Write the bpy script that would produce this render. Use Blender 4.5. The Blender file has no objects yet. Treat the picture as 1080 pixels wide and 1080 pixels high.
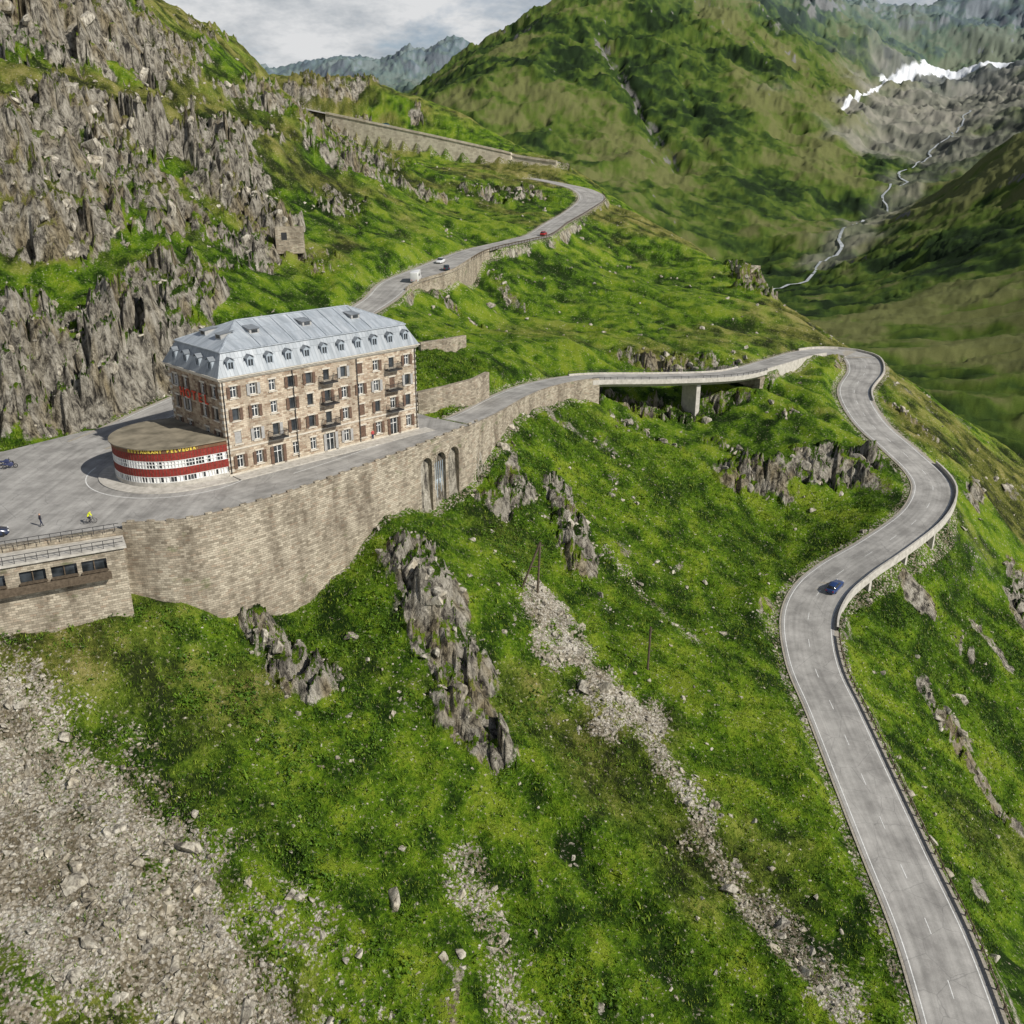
import bpy, bmesh, math, random
import numpy as np
from mathutils import Vector, Matrix
rng=np.random.default_rng(7); random.seed(7)
scene=bpy.context.scene
COL=scene.collection
# ------------------------------------------------------------------ node helpers
def newmat(name,rough=0.9,spec=0.2,metal=0.0):
    m=bpy.data.materials.new(name); m.use_nodes=True; nt=m.node_tree
    b=nt.nodes['Principled BSDF']; b.inputs['Roughness'].default_value=rough
    b.inputs['Specular IOR Level'].default_value=spec; b.inputs['Metallic'].default_value=metal
    return m,nt,b
def setin(nt,sock,v):
    if hasattr(v,'is_output'): nt.links.new(v,sock)
    elif isinstance(v,(tuple,list)) and len(v)==3 and sock.type=='RGBA': sock.default_value=(*v,1)
    else: sock.default_value=v
def noise(nt,vec,scale,detail=4,rough=0.55,dist=0.0):
    n=nt.nodes.new('ShaderNodeTexNoise'); setin(nt,n.inputs['Vector'],vec)
    n.inputs['Scale'].default_value=scale; n.inputs['Detail'].default_value=detail; n.inputs['Roughness'].default_value=rough; n.inputs['Distortion'].default_value=dist
    return n.outputs['Fac']
def mapping(nt,vec,scale=(1,1,1),rot=(0,0,0)):
    n=nt.nodes.new('ShaderNodeMapping'); setin(nt,n.inputs['Vector'],vec); n.inputs['Scale'].default_value=scale; n.inputs['Rotation'].default_value=rot
    return n.outputs[0]
def ramp(nt,fac,stops):
    n=nt.nodes.new('ShaderNodeValToRGB'); e=n.color_ramp.elements
    while len(e)<len(stops): e.new(0.5)
    for i,(p,c) in enumerate(stops):
        e[i].position=p; e[i].color=(c,c,c,1) if not isinstance(c,tuple) else (*c,1)
    setin(nt,n.inputs[0],fac); return n.outputs[0]
def mix(nt,fac,a,b,mode='MIX'):
    n=nt.nodes.new('ShaderNodeMix'); n.data_type='RGBA'; n.blend_type=mode
    setin(nt,n.inputs[0],fac); setin(nt,n.inputs[6],a); setin(nt,n.inputs[7],b); return n.outputs[2]
def mth(nt,op,a,b=0.0,clamp=False):
    n=nt.nodes.new('ShaderNodeMath'); n.operation=op; n.use_clamp=clamp; setin(nt,n.inputs[0],a); setin(nt,n.inputs[1],b); return n.outputs[0]
def attr(nt,name,out='Fac'):
    n=nt.nodes.new('ShaderNodeAttribute'); n.attribute_name=name; return n.outputs[out]
def pos(nt): return nt.nodes.new('ShaderNodeNewGeometry').outputs['Position']
def objc(nt): return nt.nodes.new('ShaderNodeTexCoord').outputs['Object']
def uvc(nt): return nt.nodes.new('ShaderNodeTexCoord').outputs['UV']
def bump(nt,b,h,strength=0.5,dist=0.1):
    n=nt.nodes.new('ShaderNodeBump'); setin(nt,n.inputs['Height'],h); n.inputs['Strength'].default_value=strength; n.inputs['Distance'].default_value=dist
    nt.links.new(n.outputs[0],b.inputs['Normal'])
def pm(name,c1,c2,scale=2.0,rough=0.8,spec=0.3,metal=0.0,bmp=0.02):
    m,nt,b=newmat(name,rough,spec,metal); v=objc(nt); f=noise(nt,v,scale,3,0.6)
    setin(nt,b.inputs['Base Color'],ramp(nt,f,[(0.3,c1),(0.7,c2)]))
    if bmp: bump(nt,b,f,0.4,bmp)
    return m
def stone(name,cols,mortar,bw=0.8,rh=0.35,stain=0.5,bmp=0.06,grass=0.0):
    m,nt,b=newmat(name,0.92,0.15); uv=uvc(nt)
    n=nt.nodes.new('ShaderNodeTexBrick'); wob=nt.nodes.new('ShaderNodeTexNoise'); nt.links.new(uv,wob.inputs['Vector']); wob.inputs['Scale'].default_value=1.3
    vv=mix(nt,0.06,uv,wob.outputs['Color'],'ADD'); nt.links.new(vv,n.inputs['Vector'])
    n.inputs['Scale'].default_value=1; n.inputs['Brick Width'].default_value=bw; n.inputs['Row Height'].default_value=rh; n.inputs['Mortar Size'].default_value=0.02; n.inputs['Mortar Smooth'].default_value=0.3
    n.inputs['Color1'].default_value=(0,0,0,1); n.inputs['Color2'].default_value=(1,1,1,1); n.inputs['Mortar'].default_value=(0.5,0.5,0.5,1); n.offset=0.43
    col=ramp(nt,n.outputs['Color'],cols)
    f=noise(nt,uv,5,4,0.7); col=mix(nt,0.5,col,ramp(nt,f,[(0.25,0.5),(0.75,1.4)]),'MULTIPLY')
    g=noise(nt,mapping(nt,uv,(0.35,0.10,1)),1.0,4,0.65); col=mix(nt,stain,col,ramp(nt,g,[(0.34,(0.40,0.36,0.32)),(0.58,(1.12,1.1,1.06))]),'MULTIPLY')
    col=mix(nt,mth(nt,'MULTIPLY',n.outputs['Fac'],0.75),col,mortar)
    if grass:
        gg=noise(nt,mapping(nt,uv,(0.2,0.3,1)),1.0,5,0.7); col=mix(nt,ramp(nt,gg,[(0.6,0.0),(0.68,grass)]),col,(0.07,0.11,0.02))
    setin(nt,b.inputs['Base Color'],col)
    bump(nt,b,mth(nt,'SUBTRACT',mth(nt,'MULTIPLY',f,0.8),n.outputs['Fac']),0.8,bmp)
    return m
# ------------------------------------------------------------------ numpy noise
def h2(ix,iy,seed):
    h=(ix.astype(np.int64)*374761393+iy.astype(np.int64)*668265263+seed*1442695041)&0xffffffff
    h=((h^(h>>13))*1274126177)&0xffffffff; h=((h^(h>>16))*2246822519)&0xffffffff; h=h^(h>>15)
    return (h&0xffffff)/float(0xffffff)
def vn(x,y,seed=0):
    ix=np.floor(x); iy=np.floor(y); fx=x-ix; fy=y-iy
    u=fx*fx*fx*(fx*(fx*6-15)+10); v=fy*fy*fy*(fy*(fy*6-15)+10)
    a=h2(ix,iy,seed); b=h2(ix+1,iy,seed); c=h2(ix,iy+1,seed); d=h2(ix+1,iy+1,seed)
    return (a+(b-a)*u+(c-a)*v+(a-b-c+d)*u*v)*2-1
def fbm(x,y,o=4,seed=0,g=0.5,ridged=False):
    s=np.zeros_like(x); a=1.0; t=0
    for i in range(o):
        n=vn(x,y,seed+i*17)
        if ridged: n=1-2*np.abs(n)
        s+=a*n; t+=a; a*=g; x,y=(x*0.8-y*0.6)*2.03+11.3,(x*0.6+y*0.8)*2.03+5.7
    return s/t
def facets(x,y,seed=0,tilt=1.2):
    ix=np.floor(x); iy=np.floor(y); best=np.full_like(x,9.0); hh=np.zeros_like(x)
    for a in (-1,0,1):
        for b in (-1,0,1):
            cx=ix+a; cy=iy+b
            px=cx+h2(cx,cy,seed); py=cy+h2(cx,cy,seed+1); dx=x-px; dy=y-py; d=dx*dx+dy*dy
            m=d<best; best=np.where(m,d,best)
            val=(h2(cx,cy,seed+2)-0.5)*1.3+(h2(cx,cy,seed+3)-0.5)*tilt*2*dx+(h2(cx,cy,seed+4)-0.5)*tilt*2*dy
            hh=np.where(m,val,hh)
    return hh
def slabh(x,y,cs):
    """tilted gneiss slabs: gentle back, sharp broken front"""
    w1=fbm(x/cs/1.6,y/cs/1.6,4,8); w2=fbm(x/cs*1.1,y/cs*.7,3,18)
    u=(x*.92+y*.38)/cs*1.15+w1*1.3; v=(y*.92-x*.38)/(cs*2.0)+w1
    c=np.floor(u); k=v+h2(c,c*0,5)*3; a=.35+.9*h2(c,np.floor(k),7)
    s1=(u-c); s1=np.where(s1>.78,1-(s1-.78)/.22,s1/.78)
    u2=(x*.85+y*.5)/cs*2.9+w1*2.2+w2; c2=np.floor(u2); s2=u2-c2; s2=np.where(s2>.7,1-(s2-.7)/.3,s2/.7)
    f1=facets(x/cs*.75,y/cs/1.5,61,1.7); f2=facets(x/cs*2.0,y/cs*1.5,67,1.8)
    return f1*.68+(s1-.5)*a*.75+(s2-.5)*.22*(.4+h2(c2,np.floor(v*2.3),9))+f2*.2+w2*.15
def sst(a,b,x):
    t=np.clip((x-a)/(b-a),0,1); return t*t*(3-2*t)
# ------------------------------------------------------------------ road and ground points, estimated from image pixels and assumed depths (metres)
def S(s): return np.array([[float(q) for q in w.split(',')] for w in s.split()])
A_=S('-37.4,119.3,0.012 -28.3,129.5,0.012 -19.8,141,0.012 -12,153,0.012 -6.3,167,-1.1 -0.6,184,-2.2 6.3,198,-3.1 17.1,210,-4.2 35.7,219,-6 54.1,231,-8 68.2,249,-9.5 84,270,-11 95,279,-12 102,276,-12.8 99,261,-13.8 90,243,-15.5 87.3,223,-18 88.7,206,-20 90.2,195,-22 88.2,186,-23 82.1,177,-25 71.1,167,-27 62.2,161,-29.3 55.9,155,-31 51.3,146,-32.3 49,134,-34 48.7,122,-35.2 48.3,108,-36.7 47.9,94.7,-38 47.6,83.4,-39 46.7,74.1,-40 45.4,65.2,-41 43,50,-42.5 38,30,-44.5')
A_w=np.array([3.7]*4+[3.6]*6+[3.8,4.0,4.6,5,4.6,4,3.9,3.9,4.0,4.0,4.0,4.2,4.6,4.6,4.4,4.2,4.1,4.1,4.1,4.1,4.1,4.1,4,4])
B_=S('-78,128,0.012 -68,144,0.012 -61,160,1.5 -51,179,4 -41,203,7 -32.5,230,10 -30,253,11.3 -22.5,271,12.5 -12,309,14 2,335,15 9.5,351,15.5 17,385,17 27,420,19.3 36,449,23.3 33,466,26.5 22,478,29 10,486,31')
B_w=np.array([4,4,4,3.8,3.8,3.8,4.6,6.0,3.9,4,4.2,4.2,4.6,5.6,5,4,3.6])
C_=S('24,512,38 2.4,520,41 -4.8,521,43.1 -49.2,532,52.3 -95.5,546,61.5 -130,560,68')
C_w=np.full(6,3.6)
G=S('''-63.7,101,-7.5 -58.5,104,-8 -49.5,106,-9 -41.5,109,-11.5 -36.6,113,-14 -28.5,121,-15.9 -24.8,127,-14.5 -18.5,133,-8.5 -13.4,142,-9.8 -8.1,149,-9.8 -1,160,-8.5 -3.3,152,-11 -60.8,96.2,-9.8 -70,93,-8.5 -50,102,-10 -53.5,81,-20
-47.4,67.1,-25 -44.5,60.7,-27 -36.3,89.2,-20 -31.1,70,-28 -29.9,105,-19 -25.3,86.1,-24 -18.4,117,-15 -16.4,99.8,-22 -14.6,83.1,-28 -12.5,65.8,-33 0,68.4,-36 15.2,70.1,-38
30.1,71.3,-39.5 0,86.6,-31 18,90.1,-34 36.3,93.5,-37 0,106,-26 21.1,112,-30 38.9,118,-34 -12.2,123,-12 0,134,-17 12.2,138,-22 24.9,139,-26 39.5,147,-30 5.5,178,-6.5 13,192,-9 10.9,171,-14
35.2,212,-16 49.3,218,-15 61,223,-13 78.2,247,-13 78,229,-16 56.3,207,-17 63.9,200,-18 79.1,210,-20 55.8,185,-27 71.7,185,-27 33.3,172,-22 39.7,165,-27 54.5,172,-30 31.1,183,-18 89.6,172,-36
110,183,-44 66,146,-37 64.3,130,-42 64.1,114,-46 85.3,129,-58 66,93.3,-52 77,158,-36 107,197,-36 128,219,-45 114,219,-30 108,264,-17 116,243,-25 22,216,-10.5 35,222,-14 48,229,-14 62,240,-11
0,20,-52 -40,20,-46 30,0,-55 60,40,-55 -80,60,-22 -90,85,-12''')
H=S('''69.1,448,10.9 88.4,412,0.1 96.7,378,-3.5 96.2,334,-7.7 2.8,283,-1.2 -9.6,240,0.8 29.1,293,-2.8 36.2,370,2.8 56.3,357,-2.6 58.3,292,-5.5 45.6,251,-6.6 78.4,302,-7.2 14.2,234,-2.7 -19.1,188,4.4 -19.9,221,6.4
-50.9,235,15.5 -59.7,209,16.7 -65.1,182,15 -70,166,9.6 -75,158,4.5 -84.1,150,3 -96.5,146,5.7 -95,179,20.7 -89.2,189,19.4 -106,206,36.3 -95.1,227,35.5 -82,253,34.6 -62.7,272,26.4 -78.8,299,40.9 -57.3,317,32.2
-40.8,302,21.7 -30.8,357,24.2 -122,246,56.3 -111,273,57.6 -99.1,317,59.8 -82,370,59.3 -144,299,83.3 -128,327,87 -125,360,88.5 -120,391,86.7 -110,433,83.5 -112,584,82 -80,470,47 -62,500,43 -73.2,570,75 -163,349,117 -166,262,57.1
-125,184,20 -211,264,34.2 -64.3,427,39.5 -38,447,35.4 -8.6,454,29.5 -22.3,387,19 8.6,452,26 -32.6,586,64.3 0,569,48
-12,292,6 -5,262,-0.5 -14,330,14 52,470,20 48,500,24 30,540,38 -4,176,-1 -49,524,41 -92,536,47.5 -70,530,44 -6,514,36 -28,518,38.5 -5,529,43.3 -49,541,52.5 -95,555,62''')
F=S('''151,1589,-1 444,1795,-23 338,2293,158 145,2664,287 -96,2656,265 -199,2410,170 54,3038,424 291,3303,556 836,3656,639 1230,3835,540 1387,3309,292 1628,3319,320 1954,4087,645 796,2387,123 783,2020,5
1151,3193,268 1349,3373,318 1553,3309,292 1370,2949,191 1182,2605,134 950,2259,60 1250,3060,215
627,1672,-64 992,2263,80 415,1289,-87 324,1175,-104 706,1406,78 624,1426,-9 624,1223,20 434,816,-63 391,969,-83 287,615,-85 271,488,-79 228,398,-91 308,858,-93 -300,4500,520 -497,4955,560 -760,4963,520 730,1189,73
464,714,-49 1784,2820,415 100,4300,250 900,5800,450 -300,6800,250 1800,6500,450 -1500,6500,350 3500,5500,700 2500,4500,600 -350,2600,50 -600,3300,90 -900,4100,200
-150,720,30 -250,900,0 -100,800,20 0,800,-20 -400,1200,0 -300,2000,40 60,600,-30 120,600,-60 160,450,-75 140,370,-55 200,700,-95 100,900,-70 0,1200,-60 -1200,2500,100 -800,800,60 700,500,60 1500,1200,250 200,200,-80 150,130,-85 400,200,-60 -300,150,40 -600,500,100''')
sel=np.r_[np.arange(5,7),np.arange(11,len(A_))]
PTS=np.vstack([G,H,F,A_[sel],B_[2:]])
def lp(x,y):
    r=np.hypot(x,y); return np.arctan2(x,y),np.log(np.maximum(r,5)),np.maximum(r,5)
ct,cr,crr=lp(PTS[:,0],PTS[:,1]); ce=(PTS[:,2]-44)/crr
cc=0.03
D=np.sqrt((ct[:,None]-ct)**2+(cr[:,None]-cr)**2+cc*cc)
n=len(PTS); Pm=np.c_[np.ones(n),ct,cr]
M=np.zeros((n+3,n+3)); M[:n,:n]=D-np.eye(n)*0.004; M[:n,n:]=Pm; M[n:,:n]=Pm.T
sol=np.linalg.solve(M,np.r_[ce,0,0,0]); wt=sol[:n]; pl=sol[n:]
# crest profile of the far range by bearing (degrees) : slope to the crest
CB=np.radians([-60,-14,-9.8,-7.2,-5.7,-4.7,-3.1,-1.8,-.5,1.0,3.1,5.1,8.2,30,60]); CE=np.array([.08,.08,.086,.082,.096,.092,.112,.098,.112,.128,.142,.155,.17,.2,.2])
def base(x,y):
    t,l,r=lp(x,y); out=np.empty_like(x)
    for i in range(0,len(x),60000):
        s=slice(i,i+60000)
        d=np.sqrt((t[s,None]-ct)**2+(l[s,None]-cr)**2+cc*cc)
        out[s]=d@wt+pl[0]+pl[1]*t[s]+pl[2]*l[s]
    em=np.interp(t,CB,CE)-.004; k=.006
    em=np.where(r<3700,np.minimum(em,np.interp(t,np.radians([-60,-7,-5.5,-4.5,-2.5,-1]),[.05,.055,.062,.072,.092,.2])),em)
    lim=em-k*np.logaddexp(0,(em-out)/k)
    f=sst(900,1500,r); out=out*(1-f)+lim*f
    return 44+out*r
def spline(P,step=2.0):
    P=np.asarray(P,float); out=[]
    for i in range(len(P)-1):
        p0=P[max(i-1,0)];p1=P[i];p2=P[i+1];p3=P[min(i+2,len(P)-1)]
        k=max(2,int(np.linalg.norm((p2-p1)[:2])/step))
        for j in range(k):
            t=j/k; out.append(0.5*((2*p1)+(-p0+p2)*t+(2*p0-5*p1+4*p2-p3)*t*t+(-p0+3*p1-3*p2+p3)*t**3))
    out.append(P[-1]); return np.array(out)
# columns x,y,z,w,blendLeft,blendRight,bridgeflag
def rd(P,w,bl,br,fl): return spline(np.c_[P,w,bl,br,fl])
nA=len(A_); bl=np.full(nA,4.0); br=np.full(nA,4.0); fl=np.zeros(nA)
br[:8]=0.6; br[10:12]=1.0
fl[8]=1; fl[9]=1; fl[7]=0.6
bl[18:24]=1.0
RA=rd(A_,A_w,bl,br,fl)
nB=len(B_); bb=np.full(nB,6.0); bbr=np.full(nB,3.0); bbr[6:9]=0.8; bb[:2]=1
RB=rd(B_,B_w,bb,bbr,np.zeros(nB))
RC=rd(C_,C_w,np.full(6,1.0),np.full(6,4.0),np.zeros(6))
PLZ=np.array([(-92,91),(-66,99.3),(-60.6,103),(-54.9,105.5),(-48.3,108.5),(-40.6,110),(-31.7,118),(-23.2,129),(-16.1,139),(-7.9,152),(-6.5,155.5),(-14,161),(-25,172),(-40,166),(-56,157),(-71.5,152.6),(-79.5,141),(-105,133),(-105,95)],float)
nwall=10
def polyd(x,y,P):
    best=np.full_like(x,1e9); idx=np.zeros(len(x),int); inside=np.zeros(len(x),bool)
    for i in range(len(P)):
        a=P[i]; b=P[(i+1)%len(P)]; ab=b-a; t=np.clip(((x-a[0])*ab[0]+(y-a[1])*ab[1])/(ab@ab),0,1)
        d=np.hypot(x-a[0]-t*ab[0],y-a[1]-t*ab[1]); m=d<best; best=np.where(m,d,best); idx[m]=i
        c=((a[1]>y)!=(b[1]>y)); c&=(x<(b[0]-a[0])*(y-a[1])/(b[1]-a[1]+1e-12)+a[0])
        inside^=c
    return np.where(inside,-best,best),idx
def seg(x,y,P):
    best=np.full_like(x,1e9); row=np.zeros((len(x),P.shape[1])); sd=np.zeros_like(x)
    for i in range(len(P)-1):
        a=P[i,:2]; ab=P[i+1,:2]-a; L=ab@ab
        t=np.clip(((x-a[0])*ab[0]+(y-a[1])*ab[1])/L,0,1); dx=x-a[0]-t*ab[0]; dy=y-a[1]-t*ab[1]; d=np.hypot(dx,dy)
        m=d<best
        if m.any():
            best[m]=d[m]; row[m]=P[i]+(P[i+1]-P[i])*t[m,None]
            side=np.sign(dx*ab[1]-dy*ab[0]); sd[m]=side[m]
    return best,sd,row
def caps(x,y,c):
    x0,y0,x1,y1=c; ab=np.array([x1-x0,y1-y0],float); L=max(ab@ab,1e-6)
    t=np.clip(((x-x0)*ab[0]+(y-y0)*ab[1])/L,0,1); return np.hypot(x-x0-t*ab[0],y-y0-t*ab[1])
# rock bodies: x0,y0,x1,y1,radius,amp,cell size,bulge
ROCKS=[(-106,168,-86,158,19,4.8,8,3),(-80,166,-73,176,10,3.4,5.5,1.5),(-124,222,-98,238,26,6.5,10,3),(-85,294,-76,268,14,5,8,4),(-67,238,-61,246,8,3.4,6,2),(-60,255,-66,262,7,3,6,2),
 (-150,300,-130,322,30,7,11,3),(-98,198,-90,210,9,3.4,6,1),(-112,255,-95,275,13,4.5,8,1),(-14,436,6,450,12,4,8,2),(-45,400,-30,410,8,3,7,1),(30,243,60,246,6,2,4.5,0.3),(90,352,94,388,9,4,7,2),
 (-14,127,-3,101,4.6,1.9,4.2,1.2),(-34.5,114,-25,104,3.6,1.9,3.6,1.2),(9,163,12,144,4.0,2.1,4.2,1.6),(48,193,82,198,6.8,2.6,5,0.3),(46,206,52,200,3.4,1.4,3.4,0.3),(112,190,104,172,3,1.3,3.5,0),(-4,150,2,158,3,1.8,3.5,1),
 (70,140,78,120,2.4,1.1,3,0),(-6,300,4,280,2.6,1.2,3.4,0),(98,240,104,225,2.6,1.2,3.4,0.2),(-97,534,-84,548,8,6,8,4),(104,200,112,214,2.5,1.2,3.4,0),(60,214,68,220,2.2,1,3,0),(20,214,54,227,5.5,2.0,4,-.6),(24,204,36,198,3,1.4,3.4,0),(-20,258,-8,246,2.6,1.4,3.4,0)]
SCREE=[(4,128,17,112,4.6,1),(18,108,24,96,2.0,.7),(24,94,34,74,2.4,.7),(16,152,30,132,1.1,.4),(-6,84,2,66,2.4,.5),(44,146,46,136,1.5,.3)]
def terrain(x,y,full=False):
    x=np.asarray(x,float); y=np.asarray(y,float)
    r=np.hypot(x,y); z=base(x,y)
    near=1-sst(450,900,r); far=sst(700,1400,r); farc_shade=np.maximum(sst(620,900,r),sst(330,520,r)*sst(90,150,x))  # right valley side also takes the darker far colour, painting in its shade
    lown=fbm(x/26,y/26,4,3)
    # gullies running down the slope (direction 0.8,-0.6)
    gq=(x*.6+y*.8); gp=(x*.8-y*.6); gul=fbm(gq/9+fbm(x/20,y/20,2,6)*.8,gp/46,4,23,0.55)
    z+=near*(lown*1.6+gul*2.0+fbm(x/6,y/6,4,21)*0.65+fbm(x/1.5,y/1.5,3,33)*0.18)
    hill=sst(-30,-75,x)*sst(150,175,y)*near
    rg=fbm(x/30+3,y/42,4,55,0.5,True)-.3; z+=hill*rg*3.6
    midv=sst(300,420,r)*sst(90,150,x)*(1-sst(1200,1900,r))
    gm=fbm((y+x*.25)/38+fbm(x/90,y/90,2,61)*1.2,(x-y*.25)/210,5,63,0.55,True)-.4
    z+=midv*(gm*9+fbm(x/22,y/22,5,65,.55)*3)
    z+=sst(250,700,r)*(1-far)*fbm(x/60,y/60,4,77)*4
    warp=fbm(x/500,y/500,3,5)*120
    rf=fbm((x+warp)/420,(y-warp)/520,5,91,0.5,True)-.42; fm=np.minimum(r,3600)/2500
    r2=fbm((x+warp*.3)/150,(y)/190,6,13,0.58,True)-.42
    gd=caps(x+fbm(x/80,y/80,3,68)*30,y,(236,2780,317,1867)); gd2=caps(x+fbm(x/80,y/80,3,69)*30,y,(420,2700,400,1950))
    z+=far*((rf*28+r2*26+(fbm(x/34,y/40,3,19,0.5,True)-.4)*6)*fm-22*np.exp(-(gd/22)**2)-10*np.exp(-(gd2/14)**2))
    rock=np.zeros_like(x); nn=fbm(x/6,y/6,4,41); n3=fbm(x/1.7,y/2.6,3,43)
    for (x0,y0,x1,y1,R,amp,cs,bg) in ROCKS:
        m=(x>min(x0,x1)-R*2)&(x<max(x0,x1)+R*2)&(y>min(y0,y1)-R*2)&(y<max(y0,y1)+R*2)
        if not m.any(): continue
        d=caps(x[m],y[m],(x0,y0,x1,y1))/R+nn[m]*0.6+n3[m]*.25
        k=1-sst(0.55,1.15,d); xs,ys=x[m],y[m]
        z[m]+=k*(amp*slabh(xs,ys,cs)+bg*(1-sst(.2,1.0,caps(xs,ys,(x0,y0,x1,y1))/R)))
        rock[m]=np.maximum(rock[m],k)
    hm=(x<-28)&(y>150)&(r<620)
    if hm.any():
        xs,ys=x[hm],y[hm]; q=fbm(xs/17,ys/24,4,101)+.06*n3[hm]; k=sst(0.11,0.28,q)*sst(-38,-55,xs)
        z[hm]+=k*(2.8*slabh(xs,ys,4.6)+1.0); rock[hm]=np.maximum(rock[hm],k*.9)
    q=fbm(x/7,y/9,4,107); rock=np.maximum(rock,near*sst(.40,.53,q)*sst(-30,-10,x)*.8)
    n2=fbm(x/4,y/4,5,121,0.6); fl_=fbm(gq/2.2,gp/13,4,125,0.6)
    sdist=((x+62)*0.592+(y-104)*0.806)
    scree=np.where(r<130,sst(3.0,-9,sdist+n2*6+fl_*4)*0.95,0)
    scree*=1-0.65*sst(0.0,0.33,fbm(gq/6+5,gp/20,4,133))
    for (x0,y0,x1,y1,R,st) in SCREE:
        d=caps(x,y,(x0,y0,x1,y1))/R+n2*1.3+fl_*.5; scree=np.maximum(scree,st*(1-sst(0.3,1.5,d)))
    dm=caps(x,y,(960,2300,1350,3100))/300+fbm(x/150,y/150,5,141)*0.9; scree=np.maximum(scree,0.9*(1-sst(0.4,1.2,dm)))
    dm=caps(x,y,(420,1290,800,1980))/50+fbm(x/60,y/60,5,143)*0.9; scree=np.maximum(scree,0.6*(1-sst(0.4,1.3,dm)))
    str_=fbm((x*.8+y*.5)/36,(y*.8-x*.5)/260,5,153,0.6,True)
    frock=far*np.maximum(sst(0.2,0.65,fbm(x/200,y/260,6,151,.6)+(z-320)/600),sst(0.56,0.82,str_)); frock=np.maximum(frock,far*np.exp(-(gd/16)**2)); frock=np.maximum(frock,sst(3700,4100,r)*.9)
    rock=np.maximum(rock,frock*0.85)
    sn=np.minimum(caps(x,y,(1151,3185,1349,3340))/30,caps(x,y,(1349,3340,1570,3290))/44); sn=np.minimum(sn,caps(x,y,(810,2520,1140,3160))/7)
    sn+=fbm(x/50,y/50,4,171)*0.5; snow=1-sst(0.75,1.0,sn)
    snow=np.maximum(snow,sst(.55,.7,fbm(x/120,y/260,4,177))*sst(4100,4500,r)*.8)
    rdist=np.full_like(x,99.0)
    for k,R in enumerate((RB,RC,RA)):
        mn=R[:,:2].min(0)-14; mx=R[:,:2].max(0)+14
        m=(x>mn[0])&(x<mx[0])&(y>mn[1])&(y<mx[1])
        if not m.any(): continue
        d,sd,row=seg(x[m],y[m],R)
        w=row[:,3]; bl_=np.where(sd>0,row[:,5],row[:,4]); inset=np.where(bl_<1.3,-0.9,0.5)
        if k==2: inset=np.where((sd<0)&(row[:,2]<-22)&(row[:,2]>-31.5)&(row[:,1]<190),-2.4,inset)
        kk=sst(0,1,(d-w-inset)/bl_); zz=z[m]; br_=row[:,6]
        zc=(row[:,2]-0.15)*(1-kk)+zz*kk
        zb=np.where(d<w+2.5,np.minimum(zz,row[:,2]-3.0),zz)
        z[m]=np.where(br_>0.5,zb,zc)
        dd=d-w; rdist[m]=np.minimum(rdist[m],dd)
        ins=(dd<0.3)&(br_<0.5); rm=rock[m]; rm[ins]=0; rock[m]=rm; sm=scree[m]
        sm=np.maximum(sm,np.where((dd<1.8)&(br_<0.5),0.42,0)); scree[m]=sm
    m=(x>-115)&(x<5)&(y>80)&(y<185)
    if m.any():
        d,idx=polyd(x[m],y[m],PLZ); wl=idx<nwall
        kk=np.where(wl,sst(-1.2,-0.4,d),sst(0,3.5,d)); z[m]=(-0.25)*(1-kk)+z[m]*kk
        rdist[m]=np.minimum(rdist[m],d)
    if not full: return z,rock,scree,snow,rdist,farc_shade
    nm=np.clip(.5+.5*(fbm(x/3.2,y/3.2,4,201,.6)*.9+gul*.45+lown*.15),0,1)
    dry=np.clip(.5+.5*(fbm(x/55,y/55,6,211,.6)*1.4+fbm(x/11,y/11,4,215)*.5),0,1)
    dry=np.clip(dry-.05+.06*sst(0,60,x-15)*near+.27*sst(300,420,r)*near,0,1)
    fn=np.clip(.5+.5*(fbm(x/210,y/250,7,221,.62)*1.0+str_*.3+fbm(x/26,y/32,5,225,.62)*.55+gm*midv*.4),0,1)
    return z,dict(rock=rock,scree=scree,snow=snow,far=farc_shade,nm=nm,dry=dry,fn=fn,haze_tint=sst(3000,4600,r))
# ------------------------------------------------------------------ mesh helpers
def mk_mesh(name,verts,faces,mats=(),uv=None,smooth=False,parent=None):
    me=bpy.data.meshes.new(name); me.from_pydata([tuple(v) for v in verts],[],[tuple(f) for f in faces])
    for m in mats: me.materials.append(m)
    if smooth: me.polygons.foreach_set('use_smooth',[True]*len(me.polygons))
    if uv is not None:
        l=me.uv_layers.new(name='UVMap'); l.data.foreach_set('uv',np.array(uv,dtype=np.float32).ravel())
    me.update(); ob=bpy.data.objects.new(name,me); COL.objects.link(ob)
    if parent: ob.parent=parent
    return ob
def big_mesh(name,V,Fq,mat,attrs={},smooth=True,k=4):
    me=bpy.data.meshes.new(name); nv=len(V); nf=len(Fq)
    me.vertices.add(nv); me.vertices.foreach_set('co',np.ascontiguousarray(V,dtype=np.float32).ravel())
    me.loops.add(nf*k); me.loops.foreach_set('vertex_index',np.ascontiguousarray(Fq,dtype=np.int32).ravel())
    me.polygons.add(nf); me.polygons.foreach_set('loop_start',np.arange(0,nf*k,k,dtype=np.int32))
    me.polygons.foreach_set('use_smooth',np.full(nf,smooth,dtype=bool))
    for a,v in attrs.items():
        at=me.attributes.new(a,'FLOAT','POINT'); at.data.foreach_set('value',np.ascontiguousarray(v,dtype=np.float32))
    me.materials.append(mat); me.update(calc_edges=True); me.validate()
    ob=bpy.data.objects.new(name,me); COL.objects.link(ob); return ob
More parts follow.
